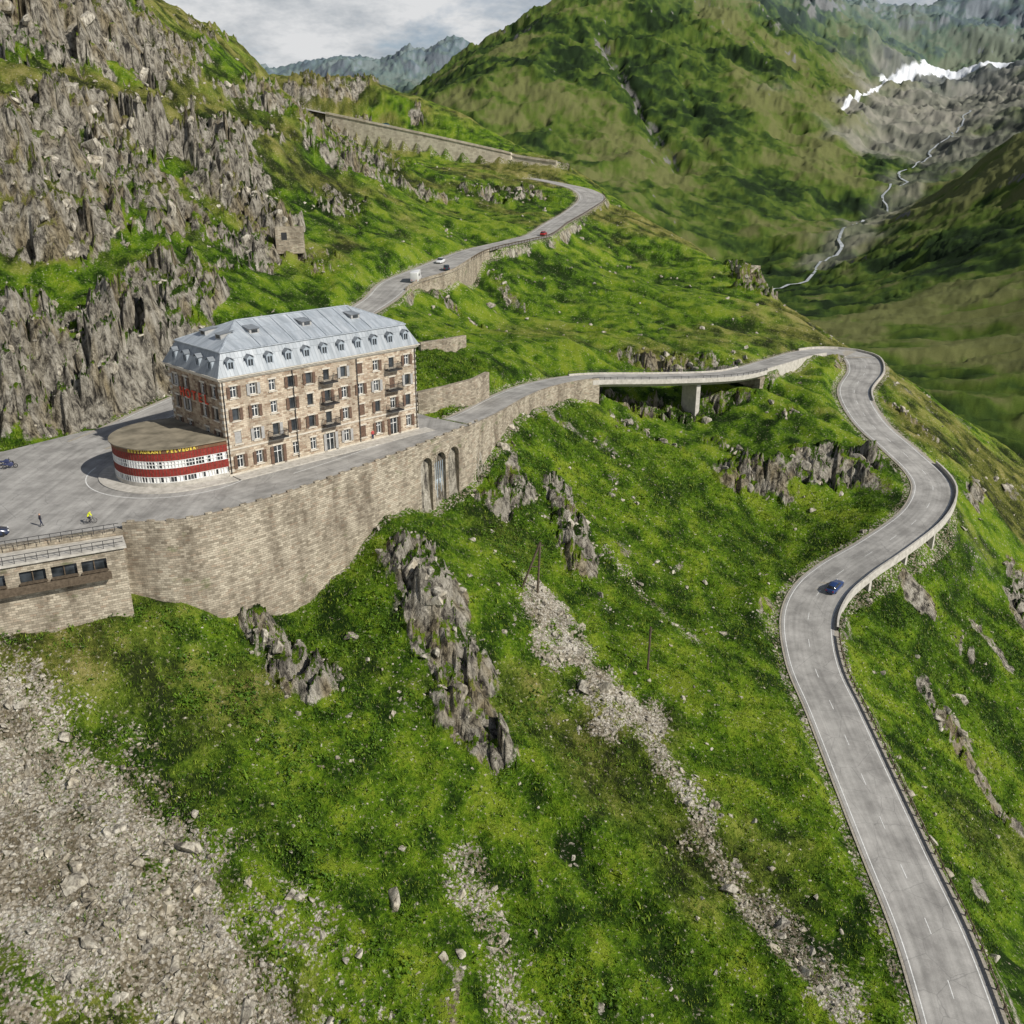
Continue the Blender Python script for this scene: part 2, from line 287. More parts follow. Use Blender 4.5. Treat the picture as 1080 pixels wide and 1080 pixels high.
class Part:
    def __init__(s): s.v=[];s.f=[];s.uv=[]
    def quad(s,pts,uv=None):
        i=len(s.v); s.v+= [tuple(p) for p in pts]; s.f.append(tuple(range(i,i+len(pts))))
        if uv is None:
            p0=Vector(pts[0]); e=(Vector(pts[1])-p0); L=e.length or 1; e/=L; nrm=e.cross(Vector(pts[-1])-p0); nrm=nrm.normalized() if nrm.length>1e-9 else Vector((0,0,1)); g=nrm.cross(e)
            uv=[((Vector(p)-p0).dot(e)+p0.x*.7+p0.y*.7,(Vector(p)-p0).dot(g)+p0.z) for p in pts]
        s.uv+=uv
    def box(s,x0,x1,y0,y1,z0,z1):
        a=[(x0,y0,z0),(x1,y0,z0),(x1,y1,z0),(x0,y1,z0),(x0,y0,z1),(x1,y0,z1),(x1,y1,z1),(x0,y1,z1)]
        for f in ((3,2,1,0),(4,5,6,7),(0,1,5,4),(1,2,6,5),(2,3,7,6),(3,0,4,7)): s.quad([a[i] for i in f])
    def obox(s,o,ex,ey,ez,x0,x1,y0,y1,z0,z1):
        a=[o+ex*p[0]+ey*p[1]+ez*p[2] for p in ((x0,y0,z0),(x1,y0,z0),(x1,y1,z0),(x0,y1,z0),(x0,y0,z1),(x1,y0,z1),(x1,y1,z1),(x0,y1,z1))]
        for f in ((3,2,1,0),(4,5,6,7),(0,1,5,4),(1,2,6,5),(2,3,7,6),(3,0,4,7)): s.quad([a[i] for i in f])
    def done(s,name,mat,parent=None): return mk_mesh(name,s.v,s.f,[mat],s.uv,parent=parent)
def empty(name,loc=(0,0,0),rz=0):
    e=bpy.data.objects.new(name,None); e.location=loc; e.rotation_euler=(0,0,rz); COL.objects.link(e); return e
# ------------------------------------------------------------------ materials
def terrain_material():
    m,nt,b=newmat('alpine_ground',0.95,0.1); p=pos(nt)
    rock=attr(nt,'rock'); scree=attr(nt,'scree'); snow=attr(nt,'snow'); far=attr(nt,'far'); nm=attr(nt,'nm'); dn=attr(nt,'dry'); fn=attr(nt,'fn'); haze_tint=attr(nt,'haze_tint')
    nf=noise(nt,p,2.0,4,0.74)
    g=mth(nt,'ADD',mth(nt,'MULTIPLY',nm,0.55),mth(nt,'MULTIPLY',nf,0.45))
    grass=ramp(nt,g,[(0.38,(0.012,0.030,0.003)),(0.455,(0.045,0.098,0.005)),(0.53,(0.100,0.180,0.008)),(0.63,(0.19,0.255,0.020))])
    dry=ramp(nt,g,[(0.38,(0.025,0.028,0.009)),(0.47,(0.085,0.092,0.018)),(0.55,(0.165,0.155,0.04)),(0.65,(0.27,0.23,0.09))])
    grass=mix(nt,ramp(nt,dn,[(0.52,0.0),(0.80,0.85)]),grass,dry)
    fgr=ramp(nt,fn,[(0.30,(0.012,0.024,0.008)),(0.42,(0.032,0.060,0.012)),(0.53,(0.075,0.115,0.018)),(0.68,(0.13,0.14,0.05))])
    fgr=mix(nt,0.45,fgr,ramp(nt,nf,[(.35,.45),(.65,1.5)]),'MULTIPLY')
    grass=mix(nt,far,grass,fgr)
    pr=mapping(nt,p,(1,1,0.3),(0.25,0.3,0.3)); r1=noise(nt,pr,0.8,5,0.76,0.5)
    rc=ramp(nt,r1,[(0.36,(0.035,0.032,0.03)),(0.44,(0.16,0.145,0.12)),(0.52,(0.36,0.33,0.27)),(0.67,(0.60,0.56,0.48))])
    rc=mix(nt,ramp(nt,nm,[(0.48,0.0),(0.72,0.7)]),rc,mix(nt,1.0,rc,(0.66,0.56,0.34),'MULTIPLY'))
    rc=mix(nt,far,rc,ramp(nt,nf,[(.35,(0.07,0.068,0.066)),(.65,(0.27,0.26,0.24))]))
    geo=nt.nodes.new('ShaderNodeNewGeometry'); sx=nt.nodes.new('ShaderNodeSeparateXYZ'); nt.links.new(geo.outputs['Normal'],sx.inputs[0]); nz=sx.outputs[2]
    wob=mth(nt,'MULTIPLY',mth(nt,'SUBTRACT',nf,0.5),0.8)
    steep=ramp(nt,mth(nt,'ADD',nz,wob),[(0.50,1.0),(0.62,0.0)])
    ledge=ramp(nt,mth(nt,'ADD',nz,wob),[(0.74,0.0),(0.90,0.9)])
    rk=mth(nt,'MAXIMUM',mth(nt,'MULTIPLY',rock,mth(nt,'SUBTRACT',1.0,ledge)),mth(nt,'MULTIPLY',steep,mth(nt,'SUBTRACT',0.85,mth(nt,'MULTIPLY',far,0.7))),True)
    rk=ramp(nt,mth(nt,'ADD',rk,mth(nt,'MULTIPLY',mth(nt,'SUBTRACT',nf,0.5),0.9)),[(0.36,0.0),(0.56,1.0)])
    vo2=nt.nodes.new('ShaderNodeTexVoronoi'); nt.links.new(p,vo2.inputs['Vector']); vo2.inputs['Scale'].default_value=3.6
    sep=nt.nodes.new('ShaderNodeSeparateColor'); nt.links.new(vo2.outputs['Color'],sep.inputs[0])
    sc=ramp(nt,mth(nt,'ADD',mth(nt,'MULTIPLY',sep.outputs[0],0.4),mth(nt,'MULTIPLY',nm,0.6)),[(0.25,(0.17,0.14,0.09)),(0.5,(0.40,0.355,0.28)),(0.75,(0.66,0.62,0.54))])
    sc=mix(nt,ramp(nt,vo2.outputs['Distance'],[(0.4,0.0),(0.85,0.6)]),sc,(0.075,0.062,0.045))
    sn_=mth(nt,'ADD',mth(nt,'MULTIPLY',nf,.75),mth(nt,'MULTIPLY',sep.outputs[1],0.25))
    sf=ramp(nt,mth(nt,'ADD',scree,mth(nt,'MULTIPLY',mth(nt,'SUBTRACT',sn_,0.5),3.0)),[(0.40,0.0),(0.62,1.0)])
    col=mix(nt,mth(nt,'MULTIPLY',sf,mth(nt,'SUBTRACT',1.0,far)),grass,sc); col=mix(nt,rk,col,rc)
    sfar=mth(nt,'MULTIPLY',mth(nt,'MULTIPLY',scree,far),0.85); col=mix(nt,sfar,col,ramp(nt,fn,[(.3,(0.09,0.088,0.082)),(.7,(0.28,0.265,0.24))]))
    col=mix(nt,snow,col,(0.85,0.87,0.9))
    col=mix(nt,mth(nt,'MULTIPLY',haze_tint,.6),col,(0.20,0.26,0.32))  # distance haze painted into the ground colour as a blue-grey tint
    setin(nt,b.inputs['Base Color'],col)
    hb=mth(nt,'MULTIPLY',nf,mth(nt,'ADD',0.9,mth(nt,'MULTIPLY',rock,0.7)))
    bump(nt,b,hb,1.0,0.8)
    return m
MT=terrain_material()
def rockmat(name):
    m,nt,b=newmat(name,0.93,0.12); p=pos(nt); pr=mapping(nt,p,(1,1,0.4),(0.3,0.3,0.2)); r1=noise(nt,pr,1.3,5,0.72,0.5); r2=noise(nt,p,0.3,3,0.6)
    rc=ramp(nt,r1,[(0.33,(0.06,0.055,0.047)),(0.42,(0.20,0.18,0.15)),(0.53,(0.40,0.37,0.305)),(0.7,(0.62,0.58,0.50))])
    rc=mix(nt,ramp(nt,r2,[(0.45,0.0),(0.7,0.5)]),rc,mix(nt,1.0,rc,(0.70,0.60,0.40),'MULTIPLY'))
    setin(nt,b.inputs['Base Color'],rc); bump(nt,b,r1,0.8,0.35); return m
MROCK=rockmat('grey_gneiss')
def asphalt(name,c1,c2):
    m,nt,b=newmat(name,0.85,0.25); p=pos(nt); u=uvc(nt)
    f=noise(nt,p,0.25,4,0.65); f2=noise(nt,p,9,2,0.6); f3=noise(nt,mapping(nt,u,(1.2,0.03,1)),1.0,3,0.6)
    col=mix(nt,ramp(nt,f,[(.35,0.0),(.65,1.0)]),c1,c2); col=mix(nt,0.3,col,ramp(nt,f2,[(0.3,0.65),(0.7,1.25)]),'MULTIPLY'); col=mix(nt,0.6,col,ramp(nt,f3,[(0.35,0.66),(0.65,1.1)]),'MULTIPLY')
    vo=nt.nodes.new('ShaderNodeTexVoronoi'); vo.feature='DISTANCE_TO_EDGE'; vo.inputs['Scale'].default_value=0.22; nt.links.new(mix(nt,0.5,p,noise(nt,p,0.8,3),'ADD'),vo.inputs['Vector'])
    col=mix(nt,ramp(nt,vo.outputs['Distance'],[(0.0,0.4),(0.010,0.0)]),col,(0.08,0.08,0.08))
    setin(nt,b.inputs['Base Color'],col); bump(nt,b,f2,0.3,0.02); return m
MASPH=asphalt('worn_asphalt',(0.25,0.24,0.225),(0.41,0.395,0.37))
MLINE=pm('road_paint',(0.5,0.5,0.48),(0.78,0.78,0.76),3,0.7,bmp=0)
MGRAV=pm('gravel_shoulder',(0.22,0.2,0.16),(0.42,0.38,0.32),4,0.95,bmp=0.05)
MCONC=pm('weathered_concrete',(0.34,0.32,0.28),(0.54,0.51,0.46),1.2,0.9)
MSTONE=stone('terrace_masonry',[(0.0,(0.23,0.20,0.155)),(0.4,(0.36,0.32,0.255)),(0.75,(0.46,0.415,0.335)),(1.0,(0.31,0.25,0.19))],(0.23,0.205,0.17),0.7,0.3,0.8,0.08,grass=0.45)
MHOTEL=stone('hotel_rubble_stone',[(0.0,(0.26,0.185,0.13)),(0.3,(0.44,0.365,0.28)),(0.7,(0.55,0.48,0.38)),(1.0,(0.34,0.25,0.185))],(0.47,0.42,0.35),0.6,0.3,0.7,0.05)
MHOTEL_SHADE=stone('hotel_gable_stone_shaded',[(0.0,(0.20,0.14,0.10)),(0.4,(0.36,0.28,0.2)),(0.8,(0.46,0.38,0.28)),(1.0,(0.28,0.19,0.13))],(0.34,0.28,0.21),0.6,0.3,0.5,0.05)  # darker copy of the hotel stone, the gable's shade put into its colour
MTRIM=pm('limestone_trim',(0.42,0.385,0.32),(0.60,0.55,0.47),2,0.85)
MWHITE=pm('white_painted_wood',(0.6,0.6,0.58),(0.78,0.78,0.76),2,0.6)
MSHUT=pm('brown_shutters',(0.08,0.05,0.035),(0.16,0.10,0.07),3,0.7)
MSHUT2=pm('grey_shutters',(0.26,0.26,0.25),(0.38,0.37,0.36),3,0.7)
MRED=pm('faded_red_boards',(0.15,0.016,0.012),(0.27,0.035,0.025),3,0.65)
MREDL=pm('red_sign_letters',(0.5,0.04,0.02),(0.6,0.08,0.04),3,0.5)
MYEL=pm('yellow_sign_letters',(0.6,0.45,0.05),(0.7,0.55,0.1),3,0.5)
MIRON=pm('dark_iron',(0.03,0.03,0.035),(0.06,0.06,0.06),3,0.5,metal=0.4)
MBOARD=pm('rotunda_roof_felt',(0.12,0.105,0.075),(0.30,0.26,0.19),0.35,0.9)
MWOOD=pm('weathered_wood',(0.06,0.045,0.03),(0.13,0.1,0.07),3,0.9)
def glassm():
    m,nt,b=newmat('window_glass',0.08,0.6); v=objc(nt); f=noise(nt,v,0.7,2); setin(nt,b.inputs['Base Color'],ramp(nt,f,[(0.35,(0.015,0.018,0.02)),(0.7,(0.06,0.07,0.08))])); return m
MGLASS=glassm()
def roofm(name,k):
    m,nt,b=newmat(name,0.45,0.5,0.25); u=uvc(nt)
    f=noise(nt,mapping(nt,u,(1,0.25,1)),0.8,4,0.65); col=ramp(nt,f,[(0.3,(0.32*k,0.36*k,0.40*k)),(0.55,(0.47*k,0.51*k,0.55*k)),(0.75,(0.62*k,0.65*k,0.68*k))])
    br=nt.nodes.new('ShaderNodeTexBrick'); nt.links.new(u,br.inputs['Vector']); br.inputs['Scale'].default_value=1; br.inputs['Brick Width'].default_value=0.6; br.inputs['Row Height'].default_value=2.4; br.inputs['Mortar Size'].default_value=0.015
    br.inputs['Color1'].default_value=(0.82,0.82,0.82,1); br.inputs['Color2'].default_value=(1.08,1.08,1.08,1); br.inputs['Mortar'].default_value=(0.6,0.6,0.6,1)
    col=mix(nt,0.8,col,br.outputs['Color'],'MULTIPLY')
    setin(nt,b.inputs['Base Color'],col); bump(nt,b,br.outputs['Fac'],0.6,0.05); return m
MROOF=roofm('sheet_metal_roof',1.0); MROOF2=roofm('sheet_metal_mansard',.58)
# ------------------------------------------------------------------ ground sheet
def build_ground():
    th=np.r_[np.linspace(-52,-33,60,endpoint=False),np.linspace(-33,33,1000),np.linspace(33,52,61)[1:]]*math.pi/180
    lr=np.linspace(math.log(20),math.log(7200),1180); r=np.exp(lr)
    T,R=np.meshgrid(th,r); X=(R*np.sin(T)).ravel(); Y=(R*np.cos(T)).ravel()
    z,at=terrain(X,Y,True)
    nc=len(th); nr=len(r); i=np.arange(nr-1)[:,None]*nc+np.arange(nc-1); i=i.ravel()
    Fq=np.c_[i,i+1,i+nc+1,i+nc]
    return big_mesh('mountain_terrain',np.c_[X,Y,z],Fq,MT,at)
build_ground()
# ------------------------------------------------------------------ roads
def frame(R):
    P=R[:,:2]; t=np.gradient(P,axis=0); t/=np.linalg.norm(t,axis=1)[:,None]; nrm=np.c_[t[:,1],-t[:,0]]  # right
    s=np.r_[0,np.cumsum(np.linalg.norm(np.diff(P,axis=0),axis=1))]; return P,t,nrm,s
def ribbon(name,R,o0,o1,dz,mat,div=1):
    P,t,nr,s=frame(R); V=[];U=[];Fc=[]; a0=o0(R); a1=o1(R)
    for i in range(len(P)):
        for j in range(div+1):
            o=a0[i]+(a1[i]-a0[i])*j/div; V.append((P[i,0]+nr[i,0]*o,P[i,1]+nr[i,1]*o,R[i,2]+dz)); U.append((o,s[i]))
    for k in range(len(P)-1):
        for j in range(div):
            a=k*(div+1)+j; Fc.append((a,a+1,a+div+2,a+div+1))
    uv=[U[v] for f in Fc for v in f]
    return mk_mesh(name,V,Fc,[mat],uv)
for nm_,R in (('mountain_road',RA),('mountain_road',RB),('mountain_road',RC)):
    ribbon('gravel_shoulder',R,lambda q:-q[:,3]-0.7,lambda q:q[:,3]+0.7 if R is not RA else q[:,3]+0.35,-0.03,MGRAV)
    ribbon(nm_,R,lambda q:-q[:,3],lambda q:q[:,3],0.0,MASPH,div=4)
def lines(R,d_from=0,s_from=0,s_to=1e9,nm='road_markings'):
    P,t,nr,s=frame(R); V=[];Fc=[]
    def strip(sa,sb,oa,wd):
        ii=[i for i in range(len(s)) if sa<=s[i]<=sb]
        ss=sorted(set([sa,sb]+[s[i] for i in ii]))
        b=len(V)
        for q in ss:
            x=np.interp(q,s,P[:,0]);y=np.interp(q,s,P[:,1]);z=np.interp(q,s,R[:,2]);nx=np.interp(q,s,nr[:,0]);ny=np.interp(q,s,nr[:,1]); o=oa(q)
            V.append((x+nx*(o-wd/2),y+ny*(o-wd/2),z+.012)); V.append((x+nx*(o+wd/2),y+ny*(o+wd/2),z+.012))
        for k in range(len(ss)-1): Fc.append((b+2*k,b+2*k+1,b+2*k+3,b+2*k+2))
    e=min(s[-1],s_to); W=lambda q:np.interp(q,s,R[:,3])
    strip(s_from,e,lambda q:W(q)-0.5,0.13); strip(s_from,e,lambda q:-W(q)+0.5,0.13)
    q=max(s_from,d_from)
    while q<e-3: strip(q,q+2.2,lambda z:0.0,0.10); q+=8
    return mk_mesh(nm,V,Fc,[MLINE])
lines(RA,200,12); lines(RB,400,30,400)
def flatpoly(name,P,z,mat):
    bm=bmesh.new(); vs=[bm.verts.new((p[0],p[1],z)) for p in P]; f=bm.faces.new(vs); 
    if f.normal.z<0: f.normal_flip()
    bmesh.ops.triangulate(bm,faces=[f])
    uvl=bm.loops.layers.uv.new('UVMap')
    for f in bm.faces:
        for l in f.loops: l[uvl].uv=(l.vert.co.x,l.vert.co.y)
    bmesh.ops.recalc_face_normals(bm,faces=bm.faces)
    me=bpy.data.meshes.new(name); bm.to_mesh(me); bm.free(); me.materials.append(mat); o=bpy.data.objects.new(name,me); COL.objects.link(o)
    return o
flatpoly('hotel_forecourt_pavement',PLZ,-0.004,MASPH)
# ------------------------------------------------------------------ walls
def wall(name,pts,depth,th,mat,side=1,par=0.0,extra=0.0):
    P=np.array(pts,float); t=np.gradient(P[:,:2],axis=0); t/=np.linalg.norm(t,axis=1)[:,None]; nl=np.c_[-t[:,1],t[:,0]]*side
    s=np.r_[0,np.cumsum(np.linalg.norm(np.diff(P[:,:2],axis=0),axis=1))]; pa=Part(); n=len(P)
    dp=depth if hasattr(depth,'__len__') else [depth]*n
    for i in range(n-1):
        a,b=P[i],P[i+1]; ia=(a[0]+nl[i,0]*th,a[1]+nl[i,1]*th); ib=(b[0]+nl[i+1,0]*th,b[1]+nl[i+1,1]*th)
        za,zb=a[2]+par,b[2]+par; la,lb=a[2]-dp[i],b[2]-dp[i+1]
        oa=(a[0]-nl[i,0]*dp[i]*extra,a[1]-nl[i,1]*dp[i]*extra); ob=(b[0]-nl[i+1,0]*dp[i+1]*extra,b[1]-nl[i+1,1]*dp[i+1]*extra)
        pa.quad([(oa[0],oa[1],la),(ob[0],ob[1],lb),(b[0],b[1],zb),(a[0],a[1],za)],[(s[i],la),(s[i+1],lb),(s[i+1],zb),(s[i],za)])
        pa.quad([(ib[0],ib[1],lb),(ia[0],ia[1],la),(ia[0],ia[1],za),(ib[0],ib[1],zb)],[(s[i+1],lb),(s[i],la),(s[i],za),(s[i+1],zb)])
        pa.quad([(a[0],a[1],za),(b[0],b[1],zb),(ib[0],ib[1],zb),(ia[0],ia[1],za)],[(s[i],0),(s[i+1],0),(s[i+1],th),(s[i],th)])
    for k,i in ((0,0),(1,n-1)):
        a=P[i]; ia=(a[0]+nl[i,0]*th,a[1]+nl[i,1]*th); pa.quad([(a[0],a[1],a[2]-dp[i]),(a[0],a[1],a[2]+par),(ia[0],ia[1],a[2]+par),(ia[0],ia[1],a[2]-dp[i])])
    return pa.done(name,mat)
PA,tA,nA_,sA=frame(RA); PB,tB,nB_,sB=frame(RB); PC,tC,nC_,sC=frame(RC)
def along(R,fr,mask,off,dz=0.0):
    P,t,nr,s=fr; return [(P[i,0]+nr[i,0]*(R[i,3]+off),P[i,1]+nr[i,1]*(R[i,3]+off),R[i,2]+dz) for i in range(len(P)) if mask[i]]
frA=(PA,tA,nA_,sA);frB=(PB,tB,nB_,sB);frC=(PC,tC,nC_,sC)
W1=[tuple(PLZ[i])+(0.0,) for i in range(0,9)]
W1s=[tuple(q) for q in spline(np.array(W1),2.5)]
wall('terrace_retaining_wall',W1s,19,0.95,MSTONE,1,extra=0.03)
wall('stone_parapet',[(x,y,z) for x,y,z in W1s if x>-49],-0.002,0.42,MSTONE,1,par=0.85)
pp=Part()
W1f=spline(np.array(W1+[(-7.9,152,0.0),(-5.5,157,-0.2)]),0.5); 
sf=np.r_[0,np.cumsum(np.linalg.norm(np.diff(W1f[:,:2],axis=0),axis=1))]
q=0
while q<sf[-1]-1:
    a=np.array([np.interp(q,sf,W1f[:,k]) for k in range(3)]); b=np.array([np.interp(q+0.9,sf,W1f[:,k]) for k in range(3)])
    if a[0]>-48:
        e=Vector(b-a); e.normalize(); nl=Vector((-e.y,e.x,0)); pp.obox(Vector(a),e,nl,Vector((0,0,1)),0,0.9,0.03,0.40,0.853,1.08)
    q+=2.4
pp.done('parapet_merlon_stones',MSTONE)
def arches():
    a=Vector((-16.1,139,0)); b=Vector((-7.9,152,0)); e=(b-a); L=e.length; e.normalize(); nn=Vector((e.y,-e.x,0))
    fr=Part(); dk=Part(); zb=-19; zt=0.0
    ar=[(4.6,1.5),(8.3,1.5),(12.0,1.5)]; spring=-3.2
    def Q(x,z,o=0): return tuple(a+e*x+nn*o+Vector((0,0,z)))
    xs=[0]
    for c,w in ar: xs+= [c-w,c+w]
    xs.append(L)
    for i in range(0,len(xs),2): fr.quad([Q(xs[i],zb),Q(xs[i+1],zb),Q(xs[i+1],zt),Q(xs[i],zt)],[(xs[i],zb),(xs[i+1],zb),(xs[i+1],zt),(xs[i],zt)])
    for c,w in ar:
        N=12; pr=None
        for k in range(N+1):
            an=math.pi*(1-k/N); x=c+w*math.cos(an); z=spring+w*math.sin(an)
            if pr:
                fr.quad([Q(pr[0],pr[1]),Q(x,z),Q(x,zt),Q(pr[0],zt)],[(pr[0],pr[1]),(x,z),(x,zt),(pr[0],zt)])
                fr.quad([Q(pr[0],pr[1]),Q(pr[0],pr[1],-3.5),Q(x,z,-3.5),Q(x,z)])
            pr=(x,z)
        for sx in (-w,w): fr.quad([Q(c+sx,zb),Q(c+sx,spring),Q(c+sx,spring,-3.5),Q(c+sx,zb,-3.5)])
        dk.quad([Q(c-w,zb,-3.49),Q(c+w,zb,-3.49),Q(c+w,spring+w,-3.49),Q(c-w,spring+w,-3.49)])
        for k in range(11):
            an=math.pi*(k+0.5)/11; o=a+e*(c+w*math.cos(an))+Vector((0,0,spring+w*math.sin(an))); ex=e*math.cos(an)+Vector((0,0,math.sin(an))); ey=e*-math.sin(an)+Vector((0,0,math.cos(an)))
            fr.obox(o,ex,ey,nn,0.0,0.34,-0.18,0.18,0.0,0.06)
    par=empty('arched_terrace_wall'); fr.done('arcade_masonry',MSTONE,par); dk.done('arcade_back_wall',MWOOD,par)
    pz=Part(); pz.obox(a,e,-nn,Vector((0,0,1)),0,L,0.0,0.42,0.003,0.86); pz.obox(a,e,-nn,Vector((0,0,1)),0,L,0.02,0.9,-1.2,-0.006); pz.done('parapet',MSTONE,par)
    bl=Part(); bl.obox(a,e,nn,Vector((0,0,1)),8.3-1.3,8.3+1.3,-0.7,-0.6,-12,-6.4)
    for k in range(6): bl.obox(a,e,nn,Vector((0,0,1)),8.3-1.3+k*.52-.04,8.3-1.3+k*.52+.04,-0.6,-0.5,-12,-3.4)
    bl.done('steel_gate',pm('pale_blue_steel',(0.4,0.48,0.55),(0.5,0.58,0.65),2,0.5),par)
arches()
m=(PA[:,1]>153.5)&(sA<sA[np.argmin(abs(PA[:,0]-17.1)+abs(PA[:,1]-210))]+1)
wp=along(RA,frA,m,0.45); wp[0]=(-7.9,152.0,0.0)
wall('retaining_wall',wp,10,1.0,MSTONE,1); wall('stone_parapet',wp,-0.002,0.4,MSTONE,1,par=0.7)
i0=np.argmin(np.hypot(PA[:,0]-17.1,PA[:,1]-210)); i1=np.argmin(np.hypot(PA[:,0]-60,PA[:,1]-238))
mb=np.zeros(len(PA),bool); mb[i0-1:i1+2]=True
def bridge():
    par=empty('road_bridge'); idx=np.where(mb)[0]; d=Part(); rl=Part()
    for k in range(len(idx)-1):
        i,j=idx[k],idx[k+1]
        def Q(i,o,z): return (PA[i,0]+nA_[i,0]*o,PA[i,1]+nA_[i,1]*o,RA[i,2]+z)
        w=RA[i,3]+0.5; w2=RA[j,3]+0.5
        prof=[(w,0.35),(w,-0.7),(w-1.2,-1.5),(-w+1.2,-1.5),(-w,-0.7),(-w,0.35),(-w+0.35,0.35),(-w+.35,-0.04),(w-.35,-.04),(w-.35,.35)]
        prof2=[(p[0]+(w2-w)*(1 if p[0]>0 else -1),p[1]) for p in prof]
        for a in range(len(prof)):
            b=(a+1)%len(prof); d.quad([Q(i,*prof[a]),Q(i,*prof[b]),Q(j,*prof2[b]),Q(j,*prof2[a])])
        for o in (w-0.15,-w+0.15):
            rl.quad([Q(i,o,0.95),Q(j,o,0.95),Q(j,o,0.85),Q(i,o,0.85)]); rl.quad([Q(i,o-.04,.95),Q(i,o+.04,.95),Q(j,o+.04,.95),Q(j,o-.04,.95)])
            rl.quad([Q(i,o,0.65),Q(j,o,0.65),Q(j,o,0.6),Q(i,o,0.6)])
            b=Vector(Q(i,o,0.3)); rl.box(b.x-.04,b.x+.04,b.y-.04,b.y+.04,b.z,b.z+.65)
    d.done('deck',MCONC,par); rl.done('railing',MIRON,par)
    pr=Part()
    i=idx[int(len(idx)*.56)]; o=Vector((PA[i,0],PA[i,1],RA[i,2])); ex=Vector((tA[i,0],tA[i,1],0)); ey=Vector((nA_[i,0],nA_[i,1],0))
    pr.obox(o,ex,ey,Vector((0,0,1)),-0.6,0.6,-2.6,2.6,-16,-1.45)
    pr.done('pier',MCONC,par)
    ab=Part()
    for i,ln in ((idx[0],2.2),(idx[-1],4.0)):
        o=Vector((PA[i,0],PA[i,1],RA[i,2])); ex=Vector((tA[i,0],tA[i,1],0)); ey=Vector((nA_[i,0],nA_[i,1],0)); ab.obox(o,ex,ey,Vector((0,0,1)),-ln,ln,-4.0,3.95,-11,-1.2)
    ab.done('abutments',MSTONE,par)
bridge()
m=np.zeros(len(PA),bool); m[i1+1:np.argmin(np.hypot(PA[:,0]-84,PA[:,1]-270))+3]=True
wall('retaining_wall',along(RA,frA,m,0.45),5,0.9,MCONC,1); wall('road_parapet',along(RA,frA,m,0.45),-0.002,0.4,MCONC,1,par=0.7)
m=(PA[:,1]>236)&(PA[:,0]>86)
pl_=[(PA[i,0]-nA_[i,0]*(RA[i,3]+.5),PA[i,1]-nA_[i,1]*(RA[i,3]+.5),RA[i,2]) for i in range(len(PA)) if m[i]]
wall('road_parapet',pl_,1.2,0.35,MCONC,-1,par=0.6)
def lowviad():
    par=empty('hillside_viaduct')
    m=np.where((RA[:,2]<-20.8)&(RA[:,2]>-32.8)&(PA[:,1]<199))[0]; d=Part(); pr=Part()
    def Q(i,o,z): return (PA[i,0]+nA_[i,0]*o,PA[i,1]+nA_[i,1]*o,RA[i,2]+z)
    for k in range(len(m)-1):
        i,j=m[k],m[k+1]; w=RA[i,3]; v=RA[j,3]
        prof=[(.35,0.75),(.7,0.75),(.7,-0.9),(-2.6,-0.9),(-2.6,-.06),(.35,-.06)]
        for a in range(6):
            p,q=prof[a],prof[(a+1)%6]
            d.quad([Q(i,-w-p[0],p[1]),Q(i,-w-q[0],q[1]),Q(j,-v-q[0],q[1]),Q(j,-v-p[0],p[1])])
        if k%5==2:
            o=Vector((PA[i,0],PA[i,1],RA[i,2])); ex=Vector((tA[i,0],tA[i,1],0)); ey=-Vector((nA_[i,0],nA_[i,1],0)); pr.obox(o,ex,ey,Vector((0,0,1)),-.35,.35,w-0.9,w+.1,-12,-.85)
    d.done('deck_edge_and_parapet',MCONC,par); pr.done('piers',MCONC,par)
lowviad()
def guardrail(name,R,fr,mask,off):
    P,t,nr,s=fr; a=Part(); ii=np.where(mask)[0]
    def Q(i,o,z): return Vector((P[i,0]+nr[i,0]*o,P[i,1]+nr[i,1]*o,R[i,2]+z))
    for k in range(len(ii)-1):
        i,j=ii[k],ii[k+1]; o=(R[i,3]+abs(off))*np.sign(off); o2=(R[j,3]+abs(off))*np.sign(off)
        for z0,z1,dd in ((.78,.64,.06),(.64,.54,-.03),(.54,.40,.06)): a.quad([Q(i,o+dd,z0),Q(j,o2+dd,z0),Q(j,o2-dd,z1),Q(i,o-dd,z1)])
        b=Q(i,o,-.3); a.box(b.x-.08,b.x+.08,b.y-.08,b.y+.08,b.z,b.z+1.12)
    a.done(name,MWOOD)
guardrail('guard_rail',RA,frA,(RA[:,2]<-32.6),-0.75)
guardrail('guard_rail',RB,frB,(PB[:,1]>290)&(PB[:,1]<460),0.5)
m=(PB[:,1]>243)&(PB[:,1]<312)
wall('retaining_wall',along(RB,frB,m,0.4),9,1.0,MSTONE,1); wall('stone_parapet',along(RB,frB,m,0.4),-0.002,0.4,MSTONE,1,par=0.6)
MPALE=stone('pale_masonry',[(0.0,(0.48,0.42,0.33)),(0.5,(0.62,0.56,0.45)),(1.0,(0.68,0.62,0.50))],(0.5,0.45,0.36),1.6,0.8,0.35,0.05)
pc=[(PC[i,0]-nC_[i,0]*(RC[i,3]+.4),PC[i,1]-nC_[i,1]*(RC[i,3]+.4),RC[i,2]) for i in range(len(PC)) if PC[i,0]>-100]
wall('upper_retaining_wall',pc,[3+11*min(1,i/(0.45*len(pc))) for i in range(len(pc))],0.8,MPALE,-1,par=0.9)
def zat(x,y): return float(terrain(np.array([x]),np.array([y]))[0][0])
